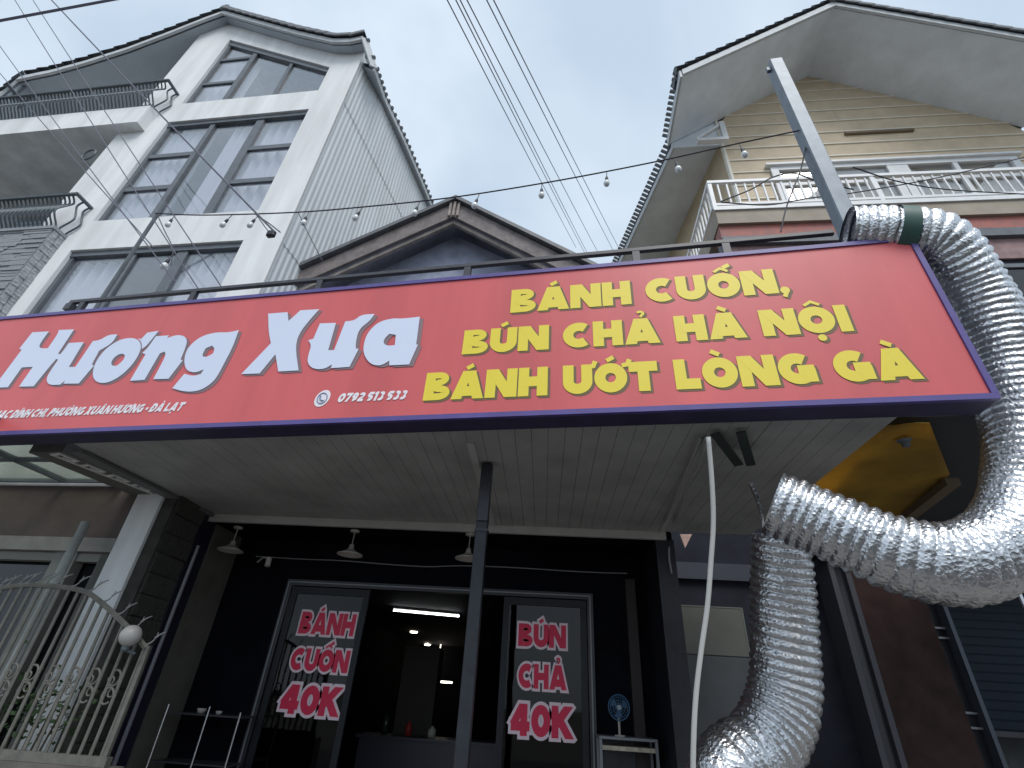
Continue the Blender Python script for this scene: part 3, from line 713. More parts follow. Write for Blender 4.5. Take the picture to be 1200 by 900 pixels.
# rear roof: it widens to the left as it goes back, over the splayed side wall
ev = [(.02, 1.33), (-.80, 4.6), (-1.9, 9.0)]; wi = [(1.14, 1.45), (.60, 4.7), (-.2, 9.0)]
zE = 13.55
sv = MB()
for (a, b), (c, d) in zip(zip(ev, ev[1:]), zip(wi, wi[1:])):
    sv.add([(a[0], a[1], zE), (b[0], b[1], zE), (d[0], d[1], zE+.25), (c[0], c[1], zE+.25)], [(0, 1, 2, 3)])
sv.build('side_soffit', soffit_w, rh)
sv = MB()
for a, b in zip(ev, ev[1:]): sv.bar((a[0]-.03, a[1], zE+.08), (b[0]-.03, b[1], zE+.08), .05, .2)
sv.build('side_fascia', barge_m, rh)
sv = MB()
for a, b in zip(ev, ev[1:]): sv.add([(a[0]-.08, a[1], zE+.2), (b[0]-.08, b[1], zE+.2), (RX, b[1], RZ+.05), (RX, a[1], RZ+.05)], [(0, 1, 2, 3)])
sv.build('side_roof', roof_t, rh)
for k in range(42):
    y = 1.4+k*.13
    xx = ev[0][0]+(ev[1][0]-ev[0][0])*(y-ev[0][1])/(ev[1][1]-ev[0][1]) if y < ev[1][1] else ev[1][0]+(ev[2][0]-ev[1][0])*(y-ev[1][1])/(ev[2][1]-ev[1][1])
    inst(et, 'eave_tile', rh, (xx-.06, y, zE+.24), (0, .45, .25))
sw = MB()
for (c, d) in zip(wi, wi[1:]): sw.add([(c[0], c[1], 3.4), (d[0], d[1], 3.4), (d[0], d[1], zE+.25), (c[0], c[1], zE+.25)], [(0, 1, 2, 3)])
sw.build('side_wall', tan_wall, rh)
MB().prism([(RX-.25, RZ-.3), (1.14, rz(1.14)), (1.14, 9.5), (7.9, 9.5), (7.9, rz(7.9)), (RX, RZ)], 1.36, 1.5).build('gable_wall', tan_wall, rh)
MB().prism([(-.08, 13.5), (1.13, 13.5), (1.13, rz(1.13)-.01), (-.08, rz(-.08)-.01)], 1.325, 1.355).build('eave_end_board', soffit_w, rh)
# siding boards, one by one
zb = 12.06+.46*0; k = 0
bz = [10.9+.475*i for i in range(12)]
for z in bz:
    x0 = max(1.14, RX-(RZ-z)/SL) if z > 13.6 else 1.14; x1 = min(7.9, RX+(RZ-z)/SL)
    zt_ = min(z+.475, RZ-.02)
    if z >= RZ-.15: continue
    xt0 = max(1.14, RX-(RZ-zt_)/SL); xt1 = min(7.9, RX+(RZ-zt_)/SL)
    spans = [(x0, x1, xt0, xt1)]
    if z < 12.3: spans = [(x0, 1.98, x0, 1.98), (7.22, 7.9, 7.22, 7.9)]
    if len(spans) == 1 and x1-x0 > 2.5:
        j_ = x0+(x1-x0)*rnd.uniform(.25, .75); spans = [(x0, j_-.004, xt0, j_-.004), (j_+.004, x1, j_+.004, xt1)]
    for a, b, c, d in spans:
        zb_ = z+.02; m_ = MB()
        m_.add([(a, 1.30, zb_), (b, 1.30, zb_), (d, 1.31, zt_-.016), (c, 1.31, zt_-.016), (a, 1.358, zb_), (b, 1.358, zb_), (d, 1.358, zt_), (c, 1.358, zt_)],
               [(0, 1, 2, 3), (7, 6, 5, 4), (4, 5, 1, 0), (3, 2, 6, 7), (0, 3, 7, 4), (1, 5, 6, 2)], 0)
        m_.box(a, b, 1.284, 1.35, z-.014, z+.019, 1)  # lip coloured lighter to stand in for light along its edge
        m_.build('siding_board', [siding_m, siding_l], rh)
va = RF.at(990, 157, 1.28); vb = RF.at(1070, 152, 1.28)
MB().box(va[0], vb[0], 1.24, 1.298, va[1]-.03, va[1]+.04).build('vent_slot', mat('brown vent', (.2, .15, .1), .7), rh)
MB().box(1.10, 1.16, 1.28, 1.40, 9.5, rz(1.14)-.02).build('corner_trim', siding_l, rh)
# white triangular outrigger under the eave corner
tr = MB(); zo = 13.15
tr.box(.42, 1.14, .95, 1.07, zo, zo+.10).box(1.02, 1.14, .95, 1.07, zo+.10, 13.9).bar((.42, 1.01, zo+.12), (1.08, 1.01, 13.85), .08, .08)
tr.build('eave_bracket', white_p, rh)
# upstairs window wall
fz0, fz1 = 9.6, 12.42; f = MB()
f.box(2.0, 7.2, 1.24, 1.34, fz1-.13, fz1).box(2.0, 2.16, 1.24, 1.34, fz0, fz1-.13).box(7.04, 7.2, 1.24, 1.34, fz0, fz1-.13).box(2.16, 7.04, 1.245, 1.335, 11.72, 11.84)
for x, hw in ((3.1, .05), (4.7, .22), (5.9, .05)): f.box(x-hw, x+hw, 1.25, 1.33, fz0, fz1-.13)
MB().box(1.9, 7.3, 1.18, 1.30, fz1+.002, fz1+.07).build('window_head', white_p, rh)
wn = f.build('window', white_p, rh)
xs_ = [2.16, 3.05, 3.15, 4.48, 4.92, 5.85, 5.95, 7.04]
for i in range(0, 8, 2):
    pane(xs_[i], xs_[i+1], 11.84, fz1-.13, 1.29, wn); pane(xs_[i], xs_[i+1], fz0, 11.72, 1.29, wn)
    curtain(xs_[i], xs_[i+1], fz0, 12.2, 1.42, wn, .03, .2)
MB().box(1.3, 7.8, 2.3, 2.4, 9.4, 13).build('room_wall', plaster_d, rh)
# balcony
MB().box(.0, 8.4, .0, 1.28, 9.06, 9.48).build('balcony_slab', mat('balcony face', (.34, .29, .23), .75, var=.2, vs=2), rh)
MB().box(-.03, 8.4, -.03, .0-.002, 9.40, 9.50).build('balcony_lip', white_p, rh)
br = MB(); br.box(-.03, 8.4, -.02, .05, 10.20, 10.27).box(-.02, 8.4, -.01, .04, 9.55, 9.61).box(-.03, .04, .052, 4.0, 10.20, 10.27).box(-.02, .03, .042, 4.0, 9.55, 9.61)
bro = br.build('balustrade', white_p, rh)
bm_ = MB().box(-.014, .014, -.014, .014, 9.612, 10.198).mesh('baluster', white_p)
x = .16
while x < 7.6: inst(bm_, 'baluster', bro, (x, .015, 0)); x += .165
y = .2
while y < 3.9: inst(bm_, 'baluster', bro, (.005, y, 0)); y += .165
bn = MB().box(-.05, .05, -.03, .06, 9.5, 10.2).mesh('newel', white_p)
for x in (.0, 2.9, 5.8): inst(bn, 'newel_post', bro, (x+.01, .01, 0), (0, 0, 0), (.7, .7, 1))
MB().box(-.0, 1.13, 1.29, 4.5, 9.06, 9.4).build('side_balcony_slab', tan_wall, rh)
# storey below the balcony
MB().box(.02, 8.4, .06, .3, 8.74, 9.058).build('red_band', red_band, rh)
MB().box(.02, 8.4, .02, .3, 8.56, 8.738).build('ledge', mat('blue grey ledge', (.12, .13, .15), .6, var=.3), rh)
MB().box(.02, 8.4, .1, .3, 8.1, 8.558).build('spandrel', mat('faded red', (.30, .19, .19), .7, var=.3), rh)
MB().box(.1, 8.4, .14, .3, 3.3, 8.098).build('front_wall', navy_m, rh)
for i, x in enumerate((.6, 2.1, 3.6, 5.1, 6.6)):
    f = MB().box(x, x+1.3, .08, .138, 7.88, 7.96).box(x, x+1.3, .08, .138, 5.2, 5.28).box(x, x+.07, .08, .138, 5.28, 7.88).box(x+1.23, x+1.3, .08, .138, 5.28, 7.88).build('window', frame_g, rh)
    pane(x+.07, x+1.23, 5.28, 7.88, .11, f, glass_n)

# ------------------------------------------------------------------ the shop
sh = thing('shop_building', 'dark two storey shop with pitched brown roof behind the red signboard', 'shop', (0, 5.0, 0))
S = lambda y: y-5.0
def sign_y(x): # back face of the sign case at world x
    return float(SF.o[1] + SF.d[1]/SF.d[0]*(x-SF.o[0]) + .205/SF.d[0])
YB = 5.64
# soffit planks
x = -4.12; pw = .125; i = 0
while x < 2.20:
    xa_, xb_ = x+.0022, x+pw-.0022
    if abs(x+.56) > .07:
        pass
    yf0, yf1 = sign_y(xa_)+.005, sign_y(xb_)+.005
    yb = YB
    m_ = MB(); vs = [(xa_, S(yf0)), (xb_, S(yf1)), (xb_, S(yb)), (xa_, S(yb))]
    n = 4; c = .006
    zz = 3.285+.0008*((i*7) % 3)
    m_.add([(*vs[0], zz), (*vs[1], zz), (*vs[2], zz), (*vs[3], zz), (vs[0][0]-.002, vs[0][1], zz+c), (vs[1][0]+.002, vs[1][1], zz+c), (vs[2][0]+.002, vs[2][1], zz+c), (vs[3][0]-.002, vs[3][1], zz+c)],
           [(3, 2, 1, 0), (4, 5, 6, 7), (0, 1, 5, 4), (1, 2, 6, 5), (2, 3, 7, 6), (3, 0, 4, 7)])
    m_.build('soffit_plank', soffit_m, sh); x += pw; i += 1
MB().slab([(-4.12, S(sign_y(-4.12))), (2.22, S(sign_y(2.22))), (2.22, S(YB)), (1.40, S(YB)), (1.40, S(6.7)), (-4.12, S(6.7))], 3.31, 3.41).build('terrace_deck', mat('deck slab', (.2, .2, .2), .9), sh)
MB().box(-.60-.03, -.60+.03, S(3.5), S(YB), 3.272, 3.284).build('joint_strip', mat('pale joint', (.45, .45, .43), .6), sh)
MB().bar((1.15, S(3.3), 3.277), (1.28, S(YB), 3.277), .05, .012).build('joint_strip', mat('pale joint', (.45, .45, .43), .6), sh)
MB().box(-3.98, 1.33, S(YB)+.002, S(YB)+.05, 3.20, 3.285).build('back_trim', trim_m, sh)
MB().bar((-4.17, S(3.85), 3.262), (-3.98, S(YB), 3.262), .12, .03).build('side_trim', mat('side trim grey', (.14, .14, .14), .6), sh)
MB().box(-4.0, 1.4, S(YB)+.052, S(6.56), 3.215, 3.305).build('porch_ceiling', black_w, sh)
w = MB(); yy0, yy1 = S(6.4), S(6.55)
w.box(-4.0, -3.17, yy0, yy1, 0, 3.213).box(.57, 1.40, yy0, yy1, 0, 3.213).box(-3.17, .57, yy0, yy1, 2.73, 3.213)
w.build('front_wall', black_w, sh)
MB().box(1.22, 1.42, S(5.70), S(6.398), 0, 3.213).build('right_pier', black_m, sh)
MB().box(.95, 1.06, S(6.30), S(6.398), 0, 2.9).build('jamb', mat('brown jamb', (.035, .025, .025), .6), sh)
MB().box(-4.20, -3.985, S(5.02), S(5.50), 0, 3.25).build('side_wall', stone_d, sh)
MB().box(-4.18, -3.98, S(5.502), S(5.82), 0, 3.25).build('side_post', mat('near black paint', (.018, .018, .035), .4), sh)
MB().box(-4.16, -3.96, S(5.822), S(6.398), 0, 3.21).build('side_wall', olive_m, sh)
MB().tube([(-3.95, S(5.60), .4), (-3.95, S(5.60), 2.9)], .02, 8).build('drain_pipe', mat('grey pipe', (.22, .22, .26), .3), sh)
# slate blocks of the side wall
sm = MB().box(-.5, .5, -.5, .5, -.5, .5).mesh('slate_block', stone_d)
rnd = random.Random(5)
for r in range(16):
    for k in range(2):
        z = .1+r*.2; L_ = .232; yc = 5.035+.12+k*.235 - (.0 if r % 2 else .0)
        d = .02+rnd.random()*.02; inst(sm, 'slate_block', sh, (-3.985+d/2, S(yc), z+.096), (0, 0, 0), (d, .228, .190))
# front door: outer frame, two glazed leaves with stickers, open middle
df = MB(); y0, y1 = S(6.36), S(6.44)
df.box(-3.168, -3.10, y0, y1, 0, 2.728).box(.50, .568, y0, y1, 0, 2.728).box(-3.10, .50, y0, y1, 2.66, 2.728)
dfo = df.build('door_frame', black_m, sh)
ed = MB(); ed.box(-3.15, -3.135, y0-.006, y0-.001, 0, 2.70).box(.525, .540, y0-.006, y0-.001, 0, 2.70).box(-3.135, .525, y0-.006, y0-.001, 2.69, 2.704)
ed.build('edge_strip', alu_m, dfo)
def leaf(x0, x1, y, nm):
    f = MB().box(x0, x0+.07, y, y+.04, 0, 2.65).box(x1-.07, x1, y, y+.04, 0, 2.65).box(x0+.07, x1-.07, y, y+.04, 2.57, 2.65).box(x0+.07, x1-.07, y, y+.04, 0, .12)
    o = f.build('door', mat('door leaf', (.012, .014, .020), .4, spec=.3), sh)
    MB().box(x0+.07, x1-.07, y+.015, y+.023, .12, 2.57).build('glass_pane', glass_d, o)
    return o
dl = leaf(-3.09, -2.12, S(6.385), 'a'); dr = leaf(-.48, .49, S(6.385), 'b')
YG = 6.394
def sticker(txt, pl_, pr_, H, door, xs=.62, t=.30):
    a = onY(*pl_, YG); b = onY(*pr_, YG); Wd = b[0]-a[0]; z = (a[2]+b[2])/2
    _, w1 = text_pieces(txt, H, 1., t, .05); xs = Wd/w1
    p2, _ = text_pieces(txt, H, xs, t, .05, grow=.11); lay(p2, a[0], z, S(YG), pink_l, door, 'sticker_edge')
    p1, _ = text_pieces(txt, H, xs, t, .05); lay(p1, a[0], z, S(YG)-.003, red_l, door, 'sticker')
sticker('BÁNH', (349, 741), (414, 747), .235, dl); sticker('CUỐN', (338, 785), (407, 789), .225, dl); sticker('40K', (325, 835), (395, 841), .275, dl, t=.30)
sticker('BÚN', (607, 757), (664, 760), .235, dr); sticker('CHẢ', (607, 806), (665, 809), .235, dr); sticker('40K', (597, 861), (671, 867), .285, dr, t=.30)
# inside
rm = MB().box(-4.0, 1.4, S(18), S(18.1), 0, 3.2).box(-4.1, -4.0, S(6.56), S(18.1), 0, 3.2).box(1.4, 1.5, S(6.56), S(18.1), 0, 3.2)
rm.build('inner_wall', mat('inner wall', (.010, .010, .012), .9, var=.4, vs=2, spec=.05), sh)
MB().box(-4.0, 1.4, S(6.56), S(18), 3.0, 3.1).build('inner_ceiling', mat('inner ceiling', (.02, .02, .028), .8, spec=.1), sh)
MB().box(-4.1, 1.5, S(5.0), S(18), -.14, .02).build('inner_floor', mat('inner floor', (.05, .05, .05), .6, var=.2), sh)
MB().box(-2.6, -.6, S(8.6), S(9.1), 0.02, 1.05).box(-2.65, -.55, S(8.55), S(9.15), 1.052, 1.09).build('counter', mat('counter', (.05, .05, .07), .4), sh)
MB().box(-2.35, -1.75, S(9.5), S(9.9), .02, 2.3).build('inner_column', mat('inner column', (.08, .075, .06), .8), sh)
for k, (x, r, h, m) in enumerate([(-2.3, .045, .26, mat('dark bottle', (.03, .05, .03), .2)), (-1.95, .05, .18, mat('red tub', (.35, .03, .03), .4)), (-1.6, .06, .14, lamp_w), (-1.2, .04, .24, mat('steel jar', (.4, .4, .42), .3, metal=.8))]):
    tag(MB().lathe([(.001, 0), (r, 0), (r, h*.7), (r*.4, h*.85), (r*.4, h), (.001, h)], (x, 8.8, 1.092), 12).build('counter_jar', m, smooth=True), ['dark bottle at the left end of the counter inside the shop', 'red tub on the counter inside the shop', 'short white jar on the counter inside the shop', 'steel jar at the right end of the counter inside the shop'][k], 'jar', 'jars on the counter inside')
ZC = 2.995
a = onZ(461, 715, 2.93); b = onZ(538, 722, 2.93)
tb = thing('tube_light', 'lit white fluorescent tube on the dark ceiling inside the shop', 'tube light', (0, 0, 0))
MB().tube([a, b], .016, 8).build('tube', lit_tube, tb)
MB().bar(Vector(a)+Vector((0, 0, .04)), Vector(b)+Vector((0, 0, .04)), .05, .03).build('batten', lamp_w, tb)
for k, (x, y) in enumerate([(485, 740), (501, 755), (515, 768), (520, 798), (566, 802)]):
    q = onZ(x, y, [2.995, 2.97, 2.69, 2.0, 2.0][k]); lab = ['nearest small round downlight behind the tube light in the shop', 'middle one of the three small round ceiling downlights', 'farthest of the three small round ceiling downlights', 'long dim ceiling light deep in the shop left of the black post', 'long dim ceiling light deep in the shop right of the black post'][k]
    m_ = MB()
    if k < 3: m_.lathe([(.001, -.03), (.09, -.03), (.10, 0)], (q[0], q[1], q[2]-.002), 14).tube([(q[0], q[1], q[2]-.004), (q[0], q[1], 2.999)], .01, 5)
    else: m_.box(q[0]-.25, q[0]+.25, q[1]-.03, q[1]+.03, q[2]-.05, q[2]-.002)
    tag(m_.build('ceiling_light', lit_spot), lab, 'ceiling light')
# upper storey and pitched roof
GX, GZ, YG2 = -1.65, 8.79, 5.5
eL, eR = (-4.25, 6.92), (.95, 6.95)
gi = MB().prism([(-3.6, 3.42), (.5, 3.42), (.5, 7.1), (GX, 8.45), (-3.6, 7.1)], S(5.95), S(6.1)); gi.build('gable_wall', gable_i, sh)
for A in (eL, eR):
    b = MB(); b.prism([(A[0], A[1]-.30), (A[0], A[1]), (GX, GZ), (GX, GZ-.36)] if A is eL else [(GX, GZ-.36), (GX, GZ), (A[0], A[1]), (A[0], A[1]-.30)], S(5.5), S(5.55)); b.build('barge_board', gable_w, sh)
    b = MB(); b.add([(A[0], S(5.55), A[1]-.05), (GX, S(5.55), GZ-.08), (GX, S(11), GZ-.08), (A[0], S(11), A[1]-.05)], [(0, 1, 2, 3)]); b.build('roof_lining', gable_i, sh)
    b = MB(); d_n = .10 if A is eL else .10
    b.add([(A[0]-(.08 if A is eL else -.08), S(5.42), A[1]-.02), (GX, S(5.42), GZ+.02), (GX, S(11), GZ+.02), (A[0]-(.08 if A is eL else -.08), S(11), A[1]-.02),
           (A[0]-(.08 if A is eL else -.08), S(5.42), A[1]+.06), (GX, S(5.42), GZ+.10), (GX, S(11), GZ+.10), (A[0]-(.08 if A is eL else -.08), S(11), A[1]+.06)],
          [(0, 1, 2, 3), (7, 6, 5, 4), (0, 4, 5, 1), (1, 5, 6, 2), (2, 6, 7, 3), (3, 7, 4, 0)])
    b.build('roof', mat('metal roof', (.12, .125, .14), .5, var=.3, vs=6), sh)
    # second inner board seen below the barge
    b = MB(); k = -1 if A is eL else 1
    b.prism([(A[0]+.25*-k, A[1]-.42+.18), (A[0]+.25*-k, A[1]-.34+.18), (GX, GZ-.38), (GX, GZ-.46)] if k < 0 else [(GX, GZ-.46), (GX, GZ-.38), (A[0]-.25, A[1]-.34+.18), (A[0]-.25, A[1]-.42+.18)], S(5.56), S(5.62)); b.build('inner_board', mat('pale timber', (.30, .26, .235), .7, var=.4, vs=6), sh)
MB().box(GX-.09, GX-.05, S(5.46), S(5.498), GZ-.38, GZ-.05).box(GX-.02, GX+.02, S(5.46), S(5.498), GZ-.38, GZ-.02).box(GX+.05, GX+.09, S(5.46), S(5.498), GZ-.38, GZ-.05).build('gable_ornament', mat('pale timber', (.30, .26, .235), .7, var=.4, vs=6), sh)

# ------------------------------------------------------------------ beam with key pattern left of the soffit
A1, A2 = onZ(33, 531, 3.27), onZ(160, 583, 3.27); B1, B2 = onZ(73, 530, 3.27), onZ(191, 577, 3.27)
bt = thing('boundary_beam', 'grey beam edged with a white key pattern beside the porch ceiling', 'beam', (0, 0, 0))
MB().slab([A1[:2], B1[:2], B2[:2], A2[:2]], 3.275, 3.46).build('beam', mat('beam grey', (.13, .125, .115), .8, var=.2), bt)
b1 = Vector(B1); b2 = Vector(B2); dv = (b2-b1); Lb = dv.length; dv.normalize(); nv = Vector((-dv.y, dv.x, 0)).normalized()
if nv.x < 0: nv = -nv
kt = MB(); u = .045
nk = int(Lb/(u*5))
def kb2(o, s0, s1, n0, n1): kt.slab([(o+dv*s0+nv*n0)[:2], (o+dv*s1+nv*n0)[:2], (o+dv*s1+nv*n1)[:2], (o+dv*s0+nv*n1)[:2]], 3.262, 3.2735)
for k in range(nk):
    o = b1+dv*(k*Lb/nk)-nv*.17; w = Lb/nk
    kb2(o, 0, w, 0, .025); kb2(o, 0, .03, .026, .13); kb2(o, .031, w*.72, .105, .13); kb2(o, w*.58, w*.72, .05, .104); kb2(o, w*.30, w*.579, .05, .072)
kt.build('key_trim', mat('key white', (.75, .75, .72), .6, var=.1, vs=12), bt)

# ------------------------------------------------------------------ post under the soffit
po = thing('support_post', 'black steel post holding up the porch ceiling in the middle', 'post', (-.50, 3.9, 0))
MB().box(-.045, .045, -.045, .045, 2.78, 3.27).build('shaded_top', black_m, po, bevel=.004)  # one continuous post; upper length has its own material to stand for shade
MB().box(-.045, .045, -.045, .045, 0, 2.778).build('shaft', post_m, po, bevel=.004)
MB().box(-.052, .052, -.052, .052, 2.70, 2.72).build('clamp', black_m, po)

# ------------------------------------------------------------------ pendant lamps
def pendant(px_, py_, label, first=None):
    q = onZ(px_, py_, 3.20)
    if first: 
        r = first.copy(); col.objects.link(r); r.location = (q[0], q[1], 3.213); r['label'] = label
        for ch in first.children: c = ch.copy(); col.objects.link(c); c.parent = r
        return r
    r = thing('pendant_lamp', label, 'lamp', (q[0], q[1], 3.213), 0, 'white pendant lamps under the porch')
    MB().lathe([(.001, -.02), (.05, -.02), (.055, 0)], seg=16).build('ceiling_rose', lamp_w, r, smooth=True)
    MB().tube([(0, 0, -.015), (.0, 0, -.17)], .006, 6).build('cord', lamp_w, r)
    MB().lathe([(.001, -.16), (.025, -.165), (.03, -.20), (.035, -.215), (.06, -.235), (.11, -.26), (.145, -.275), (.147, -.285), (.14, -.283), (.10, -.262), (.03, -.225)], seg=24).build('lamp_shade', lamp_w, r, smooth=True)
    return r
p1 = pendant(279, 619, 'white pendant lamp nearest the left wall of the porch')
pendant(416, 623, 'white pendant lamp above the left glass door', p1); pendant(551, 627, 'white pendant lamp half hidden behind the black post', p1)
q = onY(312, 657, 6.1)
sp = thing('spot_lamp', 'small white adjustable spot lamp beside the leftmost pendant', 'lamp', (q[0], q[1], q[2]))
MB().tube([(-.16, .1, 0), (-.06, .02, .04), (.02, 0, .03)], .01, 6).build('arm', lamp_w, sp); MB().tube([(.04, -.02, .03), (.05, -.03, -.07)], .032, 10).build('head', lamp_w, sp)
cw = [onY(x, y, 6.36) for x, y in [(300, 652), (350, 655), (400, 657), (450, 661), (500, 664), (540, 663), (600, 665), (680, 670), (735, 672)]]
tag(MB().tube(spline(cw, 5), .006, 5).build('wall_cable', mat('grey cable', (.3, .3, .3), .6)), 'thin pale cable running across the black wall over the doors', 'cable')

# ------------------------------------------------------------------ things in front of the black wall
rk = thing('metal_rack', 'thin steel rack against the olive wall by the left door', 'rack', (0, 0, 0))
tm = MB()
for x, y, X2, Y2 in ((198, 825, 150, 960), (246, 828, 206, 960), (282, 835, 250, 960)):
    a = onY(x, y, 5.95); MB().tube([a, (a[0], a[1], .02)], .009, 6).build('leg', chrome, rk)
a = onY(198, 832, 5.95); c = onY(282, 840, 5.95)
for dz, nm in ((-.02, 'shelf'), (-.42, 'shelf'), (-.8, 'shelf')): MB().box(a[0], c[0], 5.96, 6.28, a[2]+dz-.01, a[2]+dz+.003).build(nm, mat('shelf steel', (.05, .05, .055), .5), rk)
for k, (x, y, r) in enumerate([(236, 833, .05), (258, 830, .035)]):
    q = onY(x, y, 6.08); zt_ = a[2]-.016
    tag(MB().lathe([(.001, 0), (r*.6, 0), (r, r*.9), (r*.9, r*.9), (r*.5, .01)], (q[0], 6.08, zt_), 14).build('bowl', lamp_w, smooth=True), ['larger white bowl on the top shelf of the steel rack', 'smaller white bowl at the right on the steel rack'][k], 'bowl')
# serving cabinet and fan
a = onY(702, 862, 6.0); b = onY(771, 868, 6.0)
cb = thing('food_cabinet', 'small glazed food cabinet below the blue fan', 'cabinet', (a[0], 6.0, 0))
cwid = b[0]-a[0]; zc_ = float(a[2])
MB().box(-.0, cwid, 0, .35, zc_-.025, zc_).build('top', alu_m, cb, bevel=.003)
for x in (.015, cwid-.015):
    for y in (.015, .335): MB().box(x-.013, x+.013, y-.013, y+.013, 0, zc_-.026).build('leg', alu_m, cb)
MB().box(.03, cwid-.03, .01, .33, zc_-.11, zc_-.075).build('tray', mat('tray cream', (.5, .44, .34), .5, var=.4, vs=20), cb)
MB().box(.03, cwid-.03, .01, .33, .65, .68).build('shelf', black_m, cb)
MB().box(.03, cwid-.03, .33, .34, .0, zc_-.03).build('back_panel', black_m, cb)
q = onY(725, 829, 6.12)
fn = thing('desk_fan', 'round blue electric fan standing on the food cabinet', 'fan', (q[0], 6.12, zc_))
hz = float(q[2])-zc_; R_ = .085
MB().lathe([(.001, .012), (.05, .012), (.055, 0)], seg=16).build('base', lamp_w, fn)
MB().tube([(0, 0.03, .01), (0, .03, hz)], .012, 8).build('neck', lamp_w, fn)
cg = MB()
for rr in (.105, .085, .06, .035): cg.tube([(rr*math.cos(a_), -.02-(.105-rr)*.2, hz+rr*1.05*math.sin(a_)) for a_ in [k*PI/14 for k in range(29)]], .0025 if rr < .1 else .006, 5)
for k in range(24):
    a_ = k*PI/12; cg.tube([(.02*math.cos(a_), -.037, hz+.02*math.sin(a_)), (.105*math.cos(a_), -.02, hz+.11*math.sin(a_))], .0016, 4)
cg.build('cage', fan_b, fn)
for k in range(3):
    a_ = k*2*PI/3+.4; pts = [(.02*math.cos(a_), hz+.02*math.sin(a_)), (.09*math.cos(a_-.45), hz+.09*math.sin(a_-.45)), (.095*math.cos(a_+.05), hz+.095*math.sin(a_+.05)), (.08*math.cos(a_+.55), hz+.08*math.sin(a_+.55))]
    MB().add([(pts[0][0], -.005, pts[0][1]), (pts[1][0], .01, pts[1][1]), (pts[2][0], 0, pts[2][1]), (pts[3][0], -.012, pts[3][1])], [(0, 1, 2, 3)]).build('blade', fan_b, fn)
MB().tube([(0, -.045, hz), (0, .05, hz)], .022, 12).build('motor_hub', mat('fan hub', (.3, .35, .4), .4), fn)

# ------------------------------------------------------------------ right of the porch
al = thing('side_shop', 'dark neighbouring shop front with maroon panel and roller shutter at lower right', 'shop', (0, 6.4, 0))
T_ = lambda y: y-6.4
MB().box(1.43, 3.38, T_(6.75), T_(6.9), 0, 4.2).build('wall', navy_m, al)
MB().box(1.43, 3.38, T_(6.69), T_(6.748), 3.02, 3.22).build('wall_band', mat('navy band', (.03, .035, .05), .6), al)
for x0, x1, m, d in ((3.38, 3.44, mat('grey door frame', (.05, .05, .06), .5), 0), (3.44, 3.56, black_m, .05), (3.56, 3.62, mat('grey door frame', (.05, .05, .06), .5), .0)):
    MB().box(x0, x1, T_(6.4)+d, T_(6.9), 0, 3.3).build('door_jamb', m, al)
MB().box(3.62, 4.37, T_(6.42), T_(6.9), 0, 3.3).build('maroon_panel', maroon_m, al)
MB().box(4.372, 4.50, T_(6.5), T_(6.9), 0, 3.3).build('recess', black_m, al)
for z in (1.62, 1.75, 2.45, 2.55): MB().box(4.375, 4.50, T_(6.44), T_(6.498), z, z+.02).build('hinge_bar', mat('dull metal', (.2, .2, .22), .4, metal=.5), al)
MB().box(4.502, 4.545, T_(6.36), T_(6.9), 0, 4.8).build('shutter_guide', mat('guide grey', (.06, .07, .09), .4, metal=.3), al)
slat = MB(); 
slat.add([(4.55, 0, 0), (8.5, 0, 0), (8.5, -.006, .02), (4.55, -.006, .02), (8.5, .001, .090), (4.55, .001, .090)], [(0, 1, 2, 3), (3, 2, 4, 5)])
sme = slat.mesh('shutter_slat', shutter_m)
for k in range(36): inst(sme, 'shutter_slat', al, (0, T_(6.6), 1.62+k*.088))
MB().box(4.55, 8.5, T_(6.56), T_(6.62), 1.57, 1.62).build('shutter_rail', black_m, al)
MB().box(4.55, 8.5, T_(7.4), T_(7.5), 0, 1.7).build('inner_wall', mat('inner grey', (.07, .08, .09), .7, var=.4, vs=5), al)
MB().box(3.4, 8.5, T_(6.62), T_(6.9), 4.75, 6).build('upper_wall', navy_m, al)
MB().box(3.38, 4.5, T_(6.5), T_(6.9), 3.302, 4.75).build('head_wall', navy_m, al)
a = onY(1125, 545, 6.2); b = onY(1158, 620, 6.2)
tag(MB().tube([(a[0], 6.2, a[2]), (a[0], 6.2, .0)], .022, 8).build('drain_pipe', chrome), 'shiny vertical metal pipe seen inside the bend of the silver duct', 'pipe')
# pale board behind the duct
a = onY(797, 710, 6.3); b = onY(868, 710, 6.3); c = onY(868, 770, 6.3)
pb = thing('door_board', 'pale grey green board standing behind the hanging white cable', 'board', (a[0], 6.3, 0))
wb = b[0]-a[0]
MB().box(0, wb, 0, .02, float(c[2])+.006, float(a[2])).build('upper_panel', mat('pale board', (.10, .105, .09), .5, var=.15, vs=3), pb)
MB().box(0, wb, 0, .02, .05, float(c[2])-.006).build('lower_panel', mat('grey board', (.06, .068, .075), .5, var=.2, vs=3), pb)
MB().box(-.012, 0-.001, -.004, .024, 0, float(a[2])+.012).box(wb+.001, wb+.013, -.004, .024, 0, float(a[2])+.012).box(0, wb, -.004, .024, float(a[2])+.001, float(a[2])+.012).build('frame', mat('board frame', (.14, .15, .13), .4), pb)
a = onY(797, 626, 6.2); b = onY(811, 626, 6.2); c = onY(803, 642, 6.2)
tag(MB().add([(a[0], 6.2, a[2]), (b[0], 6.2, b[2]), (c[0], 6.2, c[2]), (a[0], 6.23, a[2]), (b[0], 6.23, b[2]), (c[0], 6.23, c[2])], [(0, 2, 1), (3, 4, 5), (0, 1, 4, 3), (1, 2, 5, 4), (2, 0, 3, 5)]).build('wood_offcut', mat('raw wood', (.5, .33, .28), .8, var=.3, vs=20)), 'small raw wood offcut wedged under the porch ceiling corner', 'wood piece')
